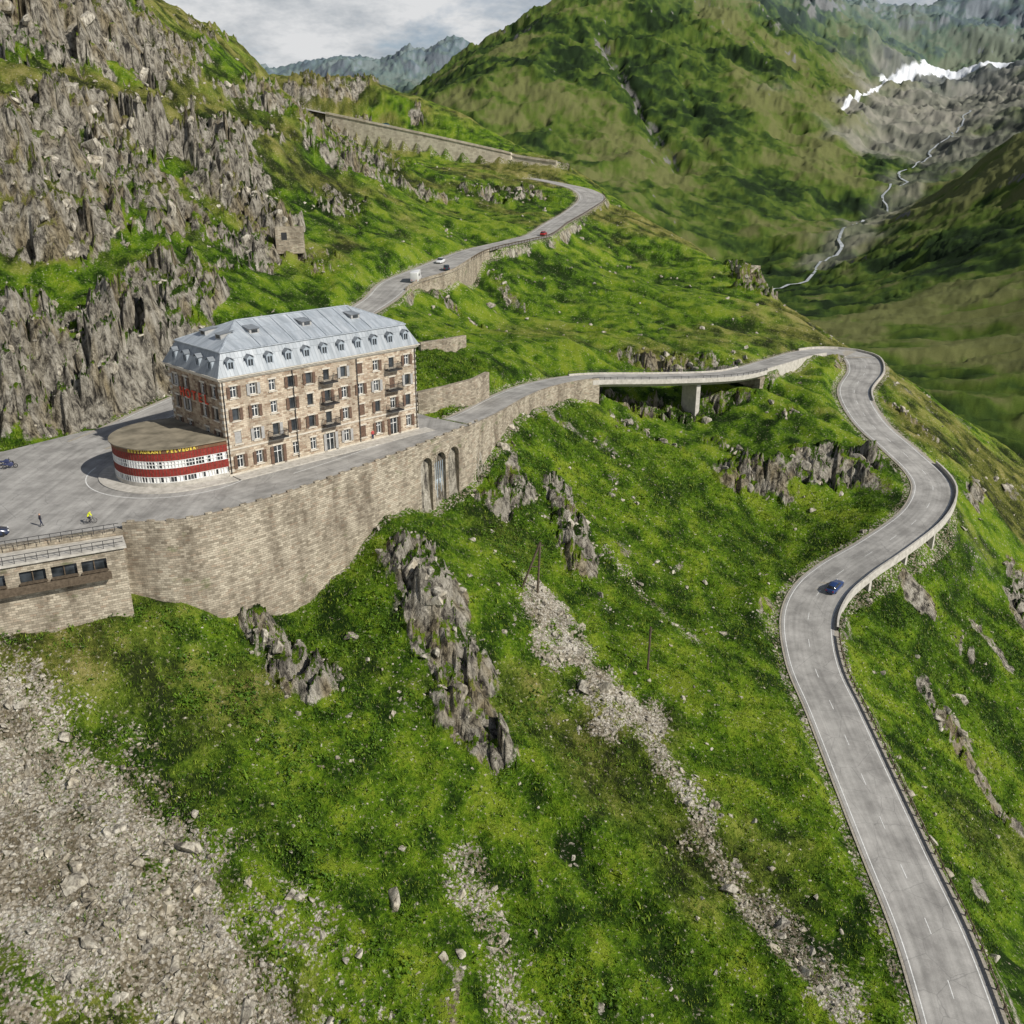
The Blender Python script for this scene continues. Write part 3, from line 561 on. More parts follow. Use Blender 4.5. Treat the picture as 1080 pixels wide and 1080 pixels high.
def hut(name,x,y,rz,w,d,h,mat):
    e=empty(name,(x,y,zat(x,y)),rz); p=Part(); t=.5
    p.box(-w/2,w/2,-d/2,-d/2+t,-2.5,h); p.box(-w/2,w/2,d/2-t,d/2,-2.5,h*.85); p.box(-w/2,-w/2+t,-d/2+t,d/2-t,-2.5,h*.9); p.box(w/2-t,w/2,-d/2+t,d/2-t,-2.5,h*.7); p.done('stone_walls',mat,e)
    q=Part(); q.box(-w*.3,-w*.1,-d/2-.02,-d/2+.2,h*.2,h*.65); q.done('doorway',MIRON,e)
hut('ruined_stone_hut',-56,246,.3,7,5,4.0,MSTONE)
wall('stone_terrace_wall',[(-17,167,3.0),(-12,171,3.2),(-7,177,3.2),(-4.5,184,3.0)],7,1.0,MSTONE,1)
wall('stone_terrace_wall',[(-19,196,6.5),(-14,200,6.5),(-10,206,6.2)],7,.9,MSTONE,1)
def annex():
    par=empty('stone_annex'); a=Vector((-66.5,99.0,0)); b=Vector((-48.6,108.2,0)); e=b-a; L=e.length; e.normalize(); n=Vector((e.y,-e.x,0)); Z=Vector((0,0,1))
    w=Part(); wins=[(4.5,7.0,-3.4,-2.0),(8.5,11.3,-3.4,-2.0),(11.9,14.7,-3.4,-2.0),(15.2,18.0,-3.4,-2.0)]
    xs=sorted({0,L}|{q for k in wins for q in k[:2]}); zs=[-14,-3.4,-2.0,-1.0]
    def Q(x,z,o=3.2): return tuple(a+e*x+n*o+Z*z)
    for i in range(len(xs)-1):
        for j in range(3):
            cx=(xs[i]+xs[i+1])/2; cz=(zs[j]+zs[j+1])/2
            if any(k[0]<cx<k[1] and k[2]<cz<k[3] for k in wins): continue
            w.quad([Q(xs[i],zs[j]),Q(xs[i+1],zs[j]),Q(xs[i+1],zs[j+1]),Q(xs[i],zs[j+1])],[(xs[i],zs[j]),(xs[i+1],zs[j]),(xs[i+1],zs[j+1]),(xs[i],zs[j+1])])
    for x in (0,L): w.quad([Q(x,-14),Q(x,-1),Q(x,-1,-.5),Q(x,-14,-.5)])
    w.done('walls',MSTONE,par); r=Part(); r.obox(a,e,n,Z,-.2,L+.3,-0.6,3.6,-1.0,-0.7); r.done('flat_roof',MCONC,par)
    g=Part(); g.obox(a,e,n,Z,4,18.3,2.6,2.7,-3.6,-1.9); g.done('window_panes',MGLASS,par)
    s=Part(); 
    for k in wins: s.obox(a,e,n,Z,k[0]-.1,k[1]+.1,2.9,3.5,k[2]-.15,k[2]); s.obox(a,e,n,Z,(k[0]+k[1])/2-.06,(k[0]+k[1])/2+.06,2.7,2.85,k[2],k[3])
    s.obox(a,e,n,Z,4,18.3,3.21,4.5,-4.3,-4.1); s.obox(a,e,n,Z,4,18.3,4.3,4.4,-4.1,-3.3)
    s.done('sills_and_balcony',MWOOD,par)
    rr=Part()
    for off,x0,x1,z in ((3.4,-.1,L,-.7),(0.0,-8,L,0.0)):
        for hgt in (1.0,0.55): rr.obox(a,e,n,Z,x0,x1,off-.03,off+.03,z+hgt-.03,z+hgt+.03)
        x=x0
        while x<x1: rr.obox(a,e,n,Z,x-.035,x+.035,off-.035,off+.035,z,z+1.0); x+=1.2
    for k in range(14): rr.obox(a,e,n,Z,4.2-k*0.55,4.75-k*.55,3.7,4.9,-1.6-k*.26,-1.4-k*.26)
    rr.done('railings_and_stair',MIRON,par)
annex()
# ------------------------------------------------------------------ hotel
def hotel():
    H0=empty('stone_hotel',(-40.6,128.8,0),math.radians(45)); L,W,H=35.0,15.5,14.3; X=Vector((1,0,0));Y=Vector((0,1,0));Z=Vector((0,0,1))
    walls=Part(); gable=Part(); trim=Part(); glass=Part(); frm=Part(); sh=Part(); sh2=Part(); iron=Part()
    rows=[(1.0,2.9),(4.6,6.4),(8.0,9.75),(11.3,12.95)]
    def facade(part,o,e,n,width,cols,ww,doors=(),closed=0.14):
        wins=[]
        for r,(a,b) in enumerate(rows):
            for c in cols:
                if r==0 and c in doors: wins.append((c-.75,c+.75,0.15,3.0,r))
                else: wins.append((c-ww/2,c+ww/2,a,b,r))
        xs=sorted({0,width}|{round(q,3) for k in wins for q in k[:2]}); zs=sorted({-1.5,H}|{q for k in wins for q in k[2:4]})
        P=lambda x,z,d=0:tuple(o+e*x+Z*z+n*d)
        for i in range(len(xs)-1):
            for j in range(len(zs)-1):
                cx=(xs[i]+xs[i+1])/2; cz=(zs[j]+zs[j+1])/2
                if any(k[0]<cx<k[1] and k[2]<cz<k[3] for k in wins): continue
                part.quad([P(xs[i],zs[j]),P(xs[i+1],zs[j]),P(xs[i+1],zs[j+1]),P(xs[i],zs[j+1])],[(xs[i],zs[j]),(xs[i+1],zs[j]),(xs[i+1],zs[j+1]),(xs[i],zs[j+1])])
        for (a,b,c,d,r) in wins:
            for q in ([P(a,c),P(a,d),P(a,d,-.3),P(a,c,-.3)],[P(b,c),P(b,c,-.3),P(b,d,-.3),P(b,d)],[P(a,d),P(b,d),P(b,d,-.3),P(a,d,-.3)],[P(a,c),P(a,c,-.3),P(b,c,-.3),P(b,c)]): trim.quad(q)
            glass.quad([P(a,c,-.28),P(b,c,-.28),P(b,d,-.28),P(a,d,-.28)])
            fx=[(a,a+.09),(b-.09,b),((a+b)/2-.05,(a+b)/2+.05)]
            if random.random()<.6:
                for u,v in fx: frm.obox(o,e,n,Z,u,v,-.27,-.2,c,d)
                for zz in (c,d-.09,c+(d-c)*.66): frm.obox(o,e,n,Z,a+.1,b-.1,-.265,-.21,zz,zz+.08)
            trim.obox(o,e,n,Z,a-.2,b+.2,0.002,.14,c-.2,c-.02); trim.obox(o,e,n,Z,a-.18,b+.18,0.002,.09,d+.02,d+.27)
            S_=sh if random.random()<.7 else sh2
            u=random.random()
            if u<closed: S_.obox(o,e,n,Z,a+.02,b-.02,-.12,-.06,c+.02,d-.02)
            elif u<.8:
                if random.random()<.85: S_.obox(o,e,n,Z,a-.55,a-.06,0.1,.16,c,d)
                if random.random()<.85: S_.obox(o,e,n,Z,b+.06,b+.55,0.1,.16,c,d)
    colsL=[1.9+3.12*i for i in range(11)]
    facade(walls,Vector((0,0,0)),X,-Y,L,colsL,1.05,doors=(colsL[5],colsL[9],colsL[2]))
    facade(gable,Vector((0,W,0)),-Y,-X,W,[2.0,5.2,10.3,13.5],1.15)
    facade(walls,Vector((L,0,0)),Y,X,W,[2.5,6,9.5,13],1.1)
    facade(walls,Vector((L,W,0)),-X,Y,L,colsL,1.1)
    for z in np.arange(-0.3,H-.6,0.9):
        k=int(round(z/0.9))%2; a=.75 if k else .5; b=.5 if k else .75
        trim.box(-.05,a,-.05,-.004,z,z+.42); trim.box(-.052,-.004,-.05,b,z+.001,z+.421)
        trim.box(L-a,L+.05,-.05,-.004,z,z+.42); trim.box(-.052,-.004,W-b,W+.05,z,z+.42); trim.box(L+.004,L+.05,-.048,b,z+.001,z+.42)
    trim.box(-.09,L+.09,-.1,-.006,3.75,4.0); trim.box(-.1,-.006,-.005,W+.09,3.75,4.0)
    trim.box(-.14,L+.14,-.16,-.008,-0.4,0.35)
    for k,(o,z0,z1) in enumerate(((.18,H-.45,H-.22),(.42,H-.22,H+.02),(.62,H+.02,H+.16))): trim.box(-o,L+o,-o,W+o,z0,z1)
    walls.done('masonry_walls',MHOTEL,H0); gable.done('gable_masonry',MHOTEL_SHADE,H0); trim.done('stone_trim',MTRIM,H0); glass.done('window_panes',MGLASS,H0)
    for cx in (colsL[5],colsL[9],colsL[2]):
        for z in ((4.45,7.85,11.15) if cx!=colsL[2] else (4.45,)):
            iron.box(cx-1.3,cx+1.3,-1.25,-.02,z-.16,z); 
            zz=z+.95; iron.box(cx-1.3,cx+1.3,-1.25,-1.2,zz,zz+.06); iron.box(cx-1.3,cx-1.25,-1.2,-.02,zz,zz+.06); iron.box(cx+1.25,cx+1.3,-1.2,-.02,zz,zz+.06)
            for k in range(14): x=cx-1.27+k*2.54/13; iron.box(x-.02,x+.02,-1.24,-1.21,z,z+.95)
            for k in range(5):
                y=-1.1+k*.25
                for x in (cx-1.29,cx+1.26): iron.box(x,x+.03,y,y+.03,z,z+.95)
    for x in (.25,L*.33,L*.66,L-.25): iron.box(x-.05,x+.05,-.22,-.12,.4,H-.5)
    iron.done('balconies_and_downpipes',MIRON,H0); frm.done('window_frames',MWHITE,H0); sh.done('shutters_brown',MSHUT,H0); sh2.done('shutters_grey',MSHUT2,H0)
    r=Part(); rm=Part(); e0=.5; z0=H+.16; z1=H+3.3; i1=1.15; zr=H+6.3; rx=7.6
    def ring(o): return [(-o,-o),(L+o,-o),(L+o,W+o),(-o,W+o)]
    lo=ring(e0); hi=ring(-i1)
    for k in range(4):
        a,b=lo[k],lo[(k+1)%4]; c,d=hi[(k+1)%4],hi[k]
        ln=math.dist(a,b); rm.quad([(a[0],a[1],z0),(b[0],b[1],z0),(c[0],c[1],z1),(d[0],d[1],z1)],[(0,0),(ln,0),(ln-1.6,3.4),(1.6,3.4)])
    r.box(i1-.22,L-i1+.22,i1-.22,W-i1+.22,z1,z1+.14)
    q=ring(-i1); R1=(rx,W/2,zr); R2=(L-rx,W/2,zr); zz=z1+.142
    c4=[(p[0],p[1],zz) for p in q]; sl=math.hypot(W/2-i1,zr-zz)
    r.quad([c4[0],c4[1],R2,R1],[(0,0),(L,0),(L-rx,sl),(rx,sl)]); r.quad([c4[2],c4[3],R1,R2],[(0,0),(L,0),(L-rx,sl),(rx,sl)])
    r.quad([c4[3],c4[0],R1],[(0,0),(W,0),(W/2,sl)]); r.quad([c4[1],c4[2],R2],[(0,0),(W,0),(W/2,sl)])
    def rib(a,b,w=.12):
        a=Vector(a);b=Vector(b);e=(b-a);l=e.length;e.normalize();s=e.cross(Z).normalized();u=s.cross(e); r.obox(a,e,s,u,0,l,-w,w,-.02,.1)
    rib(R1,R2,.2)
    for c,rr_ in ((c4[0],R1),(c4[3],R1),(c4[1],R2),(c4[2],R2)): rib(c,rr_)
    x=rx
    while x<L-rx+.1: rib((x,i1,zz),(x,W/2,zr),.05); x+=(L-2*rx)/7
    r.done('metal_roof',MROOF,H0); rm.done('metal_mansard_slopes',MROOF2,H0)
    dm=Part(); dg=Part(); dr=Part(); ds=Part()
    def dormer(o,e,n,w=1.1,h=1.65):
        P=lambda x,d,z:tuple(o+e*x+n*d+Z*z); a=w/2
        dm.quad([P(-a,0,0),P(-a,0,h),P(-a,-1.6,h),P(-a,-1.0,0)]); dm.quad([P(a,0,0),P(a,-1.0,0),P(a,-1.6,h),P(a,0,h)])
        for q in ((-a,-a+.17,0,h),(a-.17,a,0,h)): dm.obox(o,e,n,Z,q[0],q[1],-.1,0.02,q[2],q[3])
        dm.obox(o,e,n,Z,-a+.17,a-.17,-.1,.02,0,.2); dm.obox(o,e,n,Z,-a+.17,a-.17,-.1,.02,h-.2,h); dm.obox(o,e,n,Z,-.04,.04,-.09,.01,.2,h-.2)
        dg.quad([P(-a+.17,-.06,.2),P(a-.17,-.06,.2),P(a-.17,-.06,h-.2),P(-a+.17,-.06,h-.2)])
        b=a+.18; dm.quad([P(-a,.0,h),P(a,.0,h),P(0,.0,h+.42)])
        for sg in (-1,1): dr.quad([P(0,.25,h+.5),P(sg*b,.25,h-.02),P(sg*b,-1.9,h-.02),P(0,-1.9,h+.5)] )
    for c in colsL: dormer(Vector((c,-.05,H+.6)),X,-Y)
    for c in [2.4,5.9,9.6,13.1]: dormer(Vector((-.05,c,H+.6)),-Y,-X)
    for c in [3,7.7,12.5]: dormer(Vector((L+.05,c,H+.6)),Y,X)
    def shed(o,e,n):
        P=lambda x,d,z:tuple(o+e*x+n*d+Z*z)
        ds.quad([P(-.8,0,0),P(.8,0,0),P(.8,0,.75),P(-.8,0,.75)]); 
        for s_ in (-.8,.8): ds.quad([P(s_,0,0),P(s_,0,.75),P(s_,-2,.95)])
        dr.quad([P(-.95,.2,.74),P(.95,.2,.74),P(.95,-2.3,1.02),P(-.95,-2.3,1.02)])
        dg.quad([P(-.5,.01,.15),P(.5,.01,.15),P(.5,.01,.6),P(-.5,.01,.6)])
    slope=(zr-zz)/(W/2-i1)
    for x in (8.5,17.5,26.5): shed(Vector((x,i1+3.0,zz+3.0*slope-.05)),X,-Y)
    for y in (5.5,10): shed(Vector((i1+2.2,y,zz+2.2*(zr-zz)/(rx-i1)-.05)),-Y,-X)
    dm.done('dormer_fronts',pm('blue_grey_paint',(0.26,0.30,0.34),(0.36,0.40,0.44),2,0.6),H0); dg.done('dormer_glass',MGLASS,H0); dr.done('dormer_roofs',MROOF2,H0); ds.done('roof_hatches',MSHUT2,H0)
    def text(s,size,M,mat,name,ext=.06):
        cu=bpy.data.curves.new(name,'FONT'); cu.body=s; cu.size=size; cu.extrude=ext; cu.align_x='CENTER'; cu.align_y='CENTER'; cu.offset=0.03
        ob=bpy.data.objects.new(name,cu); COL.objects.link(ob); dg_=bpy.context.evaluated_depsgraph_get(); me=bpy.data.meshes.new_from_object(ob.evaluated_get(dg_)); bpy.data.objects.remove(ob)
        me.materials.append(mat) if not me.materials else me.materials.__setitem__(0,mat); o=bpy.data.objects.new(name,me); COL.objects.link(o); o.parent=H0; o.matrix_local=M; return o
    for k,c in enumerate('HOTEL'):
        y=W/2+3.6-k*1.8
        M=Matrix(((0,0,-1,-.22),(-1,0,0,y),(0,1,0,10.6),(0,0,0,1))); text(c,1.9,M,MREDL,'sign_letter')
    cx,cy,R=-4.2,8.6,8.0
    def hull(off):
        pts=[(cx+(R+off)*math.cos(t),cy+(R+off)*math.sin(t)) for t in np.linspace(0,2*math.pi,120,endpoint=False)]
        pts=[p for p in pts if p[0]<-0.02]+[(-.02,-.02-off),(-.02,W-.5)]
        pts=sorted(set(pts)); 
        def cr(o,a,b): return (a[0]-o[0])*(b[1]-o[1])-(a[1]-o[1])*(b[0]-o[0])
        lo=[]; 
        for p in pts:
            while len(lo)>=2 and cr(lo[-2],lo[-1],p)<=0: lo.pop()
            lo.append(p)
        up=[]
        for p in reversed(pts):
            while len(up)>=2 and cr(up[-2],up[-1],p)<=0: up.pop()
            up.append(p)
        return lo[:-1]+up[:-1]
    def resample(h,n=132):
        h=h+[h[0]]; s=np.r_[0,np.cumsum([math.dist(h[i],h[i+1]) for i in range(len(h)-1)])]
        q=np.linspace(0,s[-1],n,endpoint=False); return [(np.interp(t,s,[p[0] for p in h]),np.interp(t,s,[p[1] for p in h])) for t in q]
    def band(off,z0,z1,mat,name):
        p=Part(); h=hull(off); n=len(h); s=0
        for i in range(n):
            a,b=h[i],h[(i+1)%n]; l=math.dist(a,b); p.quad([(a[0],a[1],z0),(b[0],b[1],z0),(b[0],b[1],z1),(a[0],a[1],z1)],[(s,z0),(s+l,z0),(s+l,z1),(s,z1)]); s+=l
        p.quad([(a[0],a[1],z1) for a in h]); p.quad([(a[0],a[1],z0) for a in reversed(h)]); return p.done(name,mat,H0)
    band(2.4,-.1,.13,MCONC,'rotunda_kerb')
    band(.05,.14,.7,MCONC,'rotunda_plinth'); band(-.12,.7,1.6,MGLASS,'rotunda_lower_glazing'); band(.03,1.6,2.75,MRED,'rotunda_red_band_low')
    band(-.12,2.75,3.85,MGLASS,'rotunda_glazing'); band(.03,3.85,4.95,MRED,'rotunda_red_band'); band(.1,4.96,5.55,pm('dark_fascia',(0.1,0.06,0.03),(0.2,0.09,0.05),1,0.7),'rotunda_fascia')
    band(.35,5.56,5.72,MBOARD,'rotunda_flat_roof')
    hp=resample(hull(0.0),110); mu=Part(); bt=Part()
    for i,(x,y) in enumerate(hp):
        if x>-.1: continue
        x2,y2=hp[(i+1)%len(hp)]; e=Vector((x2-x,y2-y,0)).normalized(); n=Vector((e.y,-e.x,0)); o=Vector((x,y,0))
        wv=.17 if i%3==0 else .06
        mu.obox(o,e,n,Z,-wv/2,wv/2,-.1,.05,.7,1.6); mu.obox(o,e,n,Z,-wv/2,wv/2,-.1,.05,2.75,3.85)
        l=math.dist((x,y),(x2,y2)); 
        for z in (2.76,3.3,3.77,.71,1.52): mu.obox(o,e,n,Z,0,l,-.09,.035,z,z+.08)
        if random.random()<.6: mu.obox(o,e,n,Z,.02,l-.02,-.11,-.085,2.8,3.8)
        if random.random()<.5: mu.obox(o,e,n,Z,.02,l-.02,-.11,-.085,.75,1.55)
        bt.obox(o,e,n,Z,0,.05,.032,.055,1.62,2.73); bt.obox(o,e,n,Z,0,.05,.032,.055,3.87,4.93)
    mu.done('rotunda_window_frames',MWHITE,H0); bt.done('rotunda_board_battens',MSHUT,H0)
    s='RESTAURANT BELVEDERE'
    for k,c in enumerate(s):
        if c==' ': continue
        an=math.radians(202+ k*3.6); x=cx+(R+.14)*math.cos(an); y=cy+(R+.14)*math.sin(an); n=Vector((math.cos(an),math.sin(an),0)); e=Vector((-n.y,n.x,0))
        M=Matrix(((e.x,0,n.x,x),(e.y,0,n.y,y),(0,1,0,5.25),(0,0,0,1))); text(c,.62,M,MYEL,'fascia_letter',.02)
    pv=Part(); pv.box(.3,L+1.5,-2.6,-.17,-.1,.12); pv.done('front_pavement',MCONC,H0)
    mk=Part(); prev=None
    for t in np.linspace(math.radians(130),math.radians(305),60):
        p=[(cx+q*math.cos(t),cy+q*math.sin(t),.006) for q in (12.0,12.16)]
        if prev: mk.quad([prev[0],prev[1],p[1],p[0]])
        prev=p
    mo=mk.done('hairpin_edge_line',MLINE); mo.matrix_world=Matrix.Translation((-40.6,128.8,0))@Matrix.Rotation(math.radians(45),4,'Z')
hotel()
# ------------------------------------------------------------------ vehicles
MTYRE=pm('tyre_rubber',(0.015,0.015,0.015),(0.03,0.03,0.03),5,0.9); MLAMP=pm('lamp_lens',(0.6,0.6,0.58),(0.7,0.7,0.68),2,0.2); MTAIL=pm('tail_lamp',(0.4,0.01,0.01),(0.5,0.02,0.02),2,0.3)
def paint(name,c):
    m,nt,b=newmat(name,0.25,0.5,0.1); v=objc(nt); f=noise(nt,v,1.5,3); setin(nt,b.inputs['Base Color'],mix(nt,f,tuple(q*.85 for q in c),c)); b.inputs['Coat Weight'].default_value=.5; return m
def loft(secs,mat,name,parent,bevel=.06):
    V=[];Fc=[];n=len(secs[0])
    for s in secs: V+=s
    for i in range(len(secs)-1):
        for k in range(n): Fc.append((i*n+k,i*n+(k+1)%n,(i+1)*n+(k+1)%n,(i+1)*n+k))
    Fc.append(tuple(range(n-1,-1,-1))); Fc.append(tuple((len(secs)-1)*n+k for k in range(n)))
    o=mk_mesh(name,V,Fc,[mat],parent=parent,smooth=True)
    bm=bmesh.new(); bm.from_mesh(o.data); bmesh.ops.recalc_face_normals(bm,faces=bm.faces); bm.to_mesh(o.data); bm.free()
    if bevel: md=o.modifiers.new('b','BEVEL'); md.width=bevel; md.segments=2; md.limit_method='ANGLE'
    return o
def car(name,loc,heading,col,tilt=0.0,van=False):
    e=empty(name,loc,heading); e.rotation_euler=(0,tilt,heading); w=.9 if not van else 1.05
    P=paint(name+'_paint',col)
    def sec(x,zb,zt,wb,wt): return [(x,-wb,zb),(x,wb,zb),(x,wb,(zb+zt)/2),(x,wt,zt),(x,-wt,zt),(x,-wb,(zb+zt)/2)]
    if not van:
        loft([sec(-2.2,.38,.82,.72,.66),sec(-2.05,.25,.95,.84,.76),sec(-1.2,.2,1.0,.9,.8),sec(.4,.2,.98,.9,.8),sec(1.3,.2,.9,.89,.76),sec(2.0,.25,.72,.82,.66),sec(2.2,.36,.6,.68,.56)],P,'body',e)
        loft([sec(-1.85,.9,.96,.74,.7),sec(-1.45,.92,1.36,.77,.6),sec(-.2,.92,1.46,.78,.6),sec(.25,.92,1.40,.78,.58),sec(1.05,.86,.93,.76,.7)],MGLASS,'glasshouse',e,.03)
        loft([sec(-1.4,1.36,1.41,.6,.55),sec(-.2,1.44,1.5,.61,.56),sec(.2,1.39,1.45,.6,.54)],P,'roof_panel',e,.02)
        pp_=Part()
        for y in (-.79,.72): pp_.box(-.35,-.25,y,y+.07,.93,1.42)
        pp_.done('pillars',P,e); zx=(-1.35,1.35)
    else:
        loft([sec(-3.1,.4,2.6,1.0,.95),sec(-2.9,.35,2.75,1.05,1.0),sec(1.6,.35,2.8,1.05,1.0),sec(2.2,.35,2.2,1.03,.85),sec(2.3,.35,1.25,1.02,.9),sec(3.0,.4,1.0,.95,.85),sec(3.1,.5,.8,.9,.8)],P,'body',e,.08)
        g=Part(); g.quad([(2.27,-.8,1.35),(2.27,.8,1.35),(2.235,.72,2.05),(2.235,-.72,2.05)])
        for y in (-1.062,1.062): g.quad([(1.3,y,1.3),(2.0,y,1.3),(1.9,y*.985,1.9),(1.3,y*.985,1.9)]); g.quad([(-1.8,y,1.5),(-.2,y,1.5),(-.2,y*.985,2.1),(-1.8,y*.985,2.1)])
        g.done('windows',MGLASS,e); zx=(-1.9,2.1)
    tw=Part()
    for x in zx:
        for y in (-w+.02,w-.24):
            n=16; 
            for k in range(n):
                a0=2*math.pi*k/n;a1=2*math.pi*(k+1)/n; c=[(x+.33*math.cos(a),.33+.33*math.sin(a)) for a in (a0,a1)]
                tw.quad([(c[0][0],y,c[0][1]),(c[1][0],y,c[1][1]),(c[1][0],y+.22,c[1][1]),(c[0][0],y+.22,c[0][1])])
                for yy in (y,y+.22): tw.quad([(x,yy,.33),(c[0][0],yy,c[0][1]),(c[1][0],yy,c[1][1])])
    tw.done('wheels',MTYRE,e)
    l=Part(); xf=2.12 if not van else 3.06; xr=-2.18 if not van else -3.1
    for y in (-.7,.45): l.box(xf-.1,xf+.06,y,y+.25,.58,.72)
    l.done('headlamps',MLAMP,e); l=Part()
    for y in (-.74,.5): l.box(xr-.03,xr+.08,y,y+.24,.68,.84)
    l.done('tail_lamps',MTAIL,e); return e
def onroad(R,fr,px,py,off):
    P,t,nr,s=fr; i=np.argmin(np.hypot(P[:,0]-px,P[:,1]-py)); h=math.atan2(t[i,1],t[i,0]); j=min(i+1,len(P)-1); k=max(i-1,0)
    sl=math.atan2(R[j,2]-R[k,2],np.hypot(*(P[j]-P[k]))); return (P[i,0]+nr[i,0]*off,P[i,1]+nr[i,1]*off,R[i,2]+.005),h,sl
def vehicles():
    l,h,sl=onroad(RA,frA,57,156,-2.0); car('blue_car',l,h+math.pi,(0.02,0.05,0.16),sl)
    l,h,sl=onroad(RB,frB,9.5,351,1.9); car('red_car',l,h,(0.35,0.02,0.02),-sl)
    l,h,sl=onroad(RB,frB,-29,258,3.6); car('white_camper_van',l,h+.3,(0.75,0.75,0.74),-sl,True)
    l,h,sl=onroad(RB,frB,-22,272,3.8); car('dark_parked_car',l,h+.4,(0.03,0.05,0.07),-sl)
    l,h,sl=onroad(RB,frB,-19,283,-2.0); car('white_car',l,h+math.pi,(0.75,0.76,0.77),sl)
    l,h,sl=onroad(RC,frC,-66,537,1.0); car('teal_parked_car',l,h,(0.03,0.14,0.16),-sl)
    car('dark_blue_car',(-63.6,106.2,0.0),math.radians(30),(0.02,0.03,0.07))
vehicles()
# ------------------------------------------------------------------ people
def figure(name,loc,rz,pose,cl,tr,parent=None):
    J=dict(pel=(0,0,.95),ch=(0,0,1.3),nk=(0,0,1.5),hd=(0,0,1.62),ht=(0,0,1.76),ls=(0,.19,1.44),le=(0,.25,1.16),lh=(.05,.26,.9),rs=(0,-.19,1.44),re=(0,-.25,1.16),rh=(.05,-.26,.9),lt=(0,.1,.92),lk=(.02,.11,.5),la=(0,.11,.08),lf=(.16,.12,.04),rt=(0,-.1,.92),rk=(.02,-.11,.5),ra=(0,-.11,.08),rf=(.16,-.12,.04))
    J.update(pose); K=list(J); E=[('pel','ch'),('ch','nk'),('nk','hd'),('hd','ht'),('nk','ls'),('ls','le'),('le','lh'),('nk','rs'),('rs','re'),('re','rh'),('pel','lt'),('lt','lk'),('lk','la'),('la','lf'),('pel','rt'),('rt','rk'),('rk','ra'),('ra','rf')]
    rad=dict(pel=.15,ch=.16,nk=.06,hd=.1,ht=.075,ls=.07,le=.05,lh=.035,rs=.07,re=.05,rh=.035,lt=.1,lk=.07,la=.05,lf=.04,rt=.1,rk=.07,ra=.05,rf=.04)
    me=bpy.data.meshes.new(name); me.from_pydata([J[k] for k in K],[(K.index(a),K.index(b)) for a,b in E],[]); o=bpy.data.objects.new(name,me); COL.objects.link(o)
    md=o.modifiers.new('s','SKIN'); md.use_smooth_shade=True; o.modifiers.new('ss','SUBSURF').levels=1
    for i,k in enumerate(K): me.skin_vertices[0].data[i].radius=(rad[k],rad[k]); me.skin_vertices[0].data[i].use_root=(k=='pel')
    m,nt,b=newmat(name+'_clothing',.85,.2); sx=nt.nodes.new('ShaderNodeSeparateXYZ'); nt.links.new(objc(nt),sx.inputs[0])
    setin(nt,b.inputs['Base Color'],ramp(nt,mth(nt,'DIVIDE',sx.outputs[2],2.0),[(0.0,(0.03,0.03,0.03)),(0.06,tr),(0.48,tr),(0.5,cl),(0.74,cl),(0.77,(0.45,0.28,0.2)),(0.84,(0.45,0.28,0.2)),(0.86,(0.05,0.03,0.02))])); 
    e=[x for x in nt.nodes if x.type=='VALTORGB'][0]; e.color_ramp.interpolation='CONSTANT'
    me.materials.append(m); o.location=loc; o.rotation_euler=(0,0,rz); 
    if parent: o.parent=parent
    return o
def tube(p,a,b,r,n=8):
    a=Vector(a);b=Vector(b);e=(b-a).normalized(); s=e.orthogonal().normalized(); u=e.cross(s)
    for k in range(n):
        c=[s*math.cos(t)*r+u*math.sin(t)*r for t in (2*math.pi*k/n,2*math.pi*(k+1)/n)]; p.quad([a+c[0],a+c[1],b+c[1],b+c[0]])
def wheel(p,c,R,r=.03):
    n=24
    for k in range(n):
        a0,a1=2*math.pi*k/n,2*math.pi*(k+1)/n; A=Vector((c[0]+R*math.cos(a0),c[1],c[2]+R*math.sin(a0)));B=Vector((c[0]+R*math.cos(a1),c[1],c[2]+R*math.sin(a1))); tube(p,A,B,r,6)
        if k%3==0: tube(p,c,A,.008,4)
def bike(loc,rz):
    e=empty('bicycle_with_rider',loc,rz); p=Part(); wheel(p,(-.5,0,.34),.33); wheel(p,(.5,0,.34),.33)
    for a,b in (((-.5,0,.34),(-.05,0,.3)),((-.05,0,.3),(-.2,0,.85)),((-.5,0,.34),(-.18,0,.8)),((-.18,0,.8),(.36,0,.8)),((-.05,0,.3),(.38,0,.72)),((.5,0,.34),(.34,0,.95)),((.34,-.22,.98),(.34,.22,.98)),((-.28,0,.88),(-.1,0,.9))): tube(p,a,b,.022)
    p.done('bicycle',MIRON,e)
    figure('rider',(0,0,0),0,dict(pel=(-.2,0,.98),ch=(-.02,0,1.28),nk=(.1,0,1.42),hd=(.18,0,1.54),ht=(.22,0,1.67),ls=(.08,.18,1.38),le=(.24,.22,1.15),lh=(.34,.2,1.0),rs=(.08,-.18,1.38),re=(.24,-.22,1.15),rh=(.34,-.2,1.0),lt=(-.18,.1,.94),lk=(.12,.11,.72),la=(-.02,.11,.34),lf=(.12,.12,.3),rt=(-.18,-.1,.94),rk=(.1,-.11,.58),ra=(-.05,-.11,.18),rf=(.1,-.12,.14)),(.6,.65,.05),(.02,.02,.03),e)
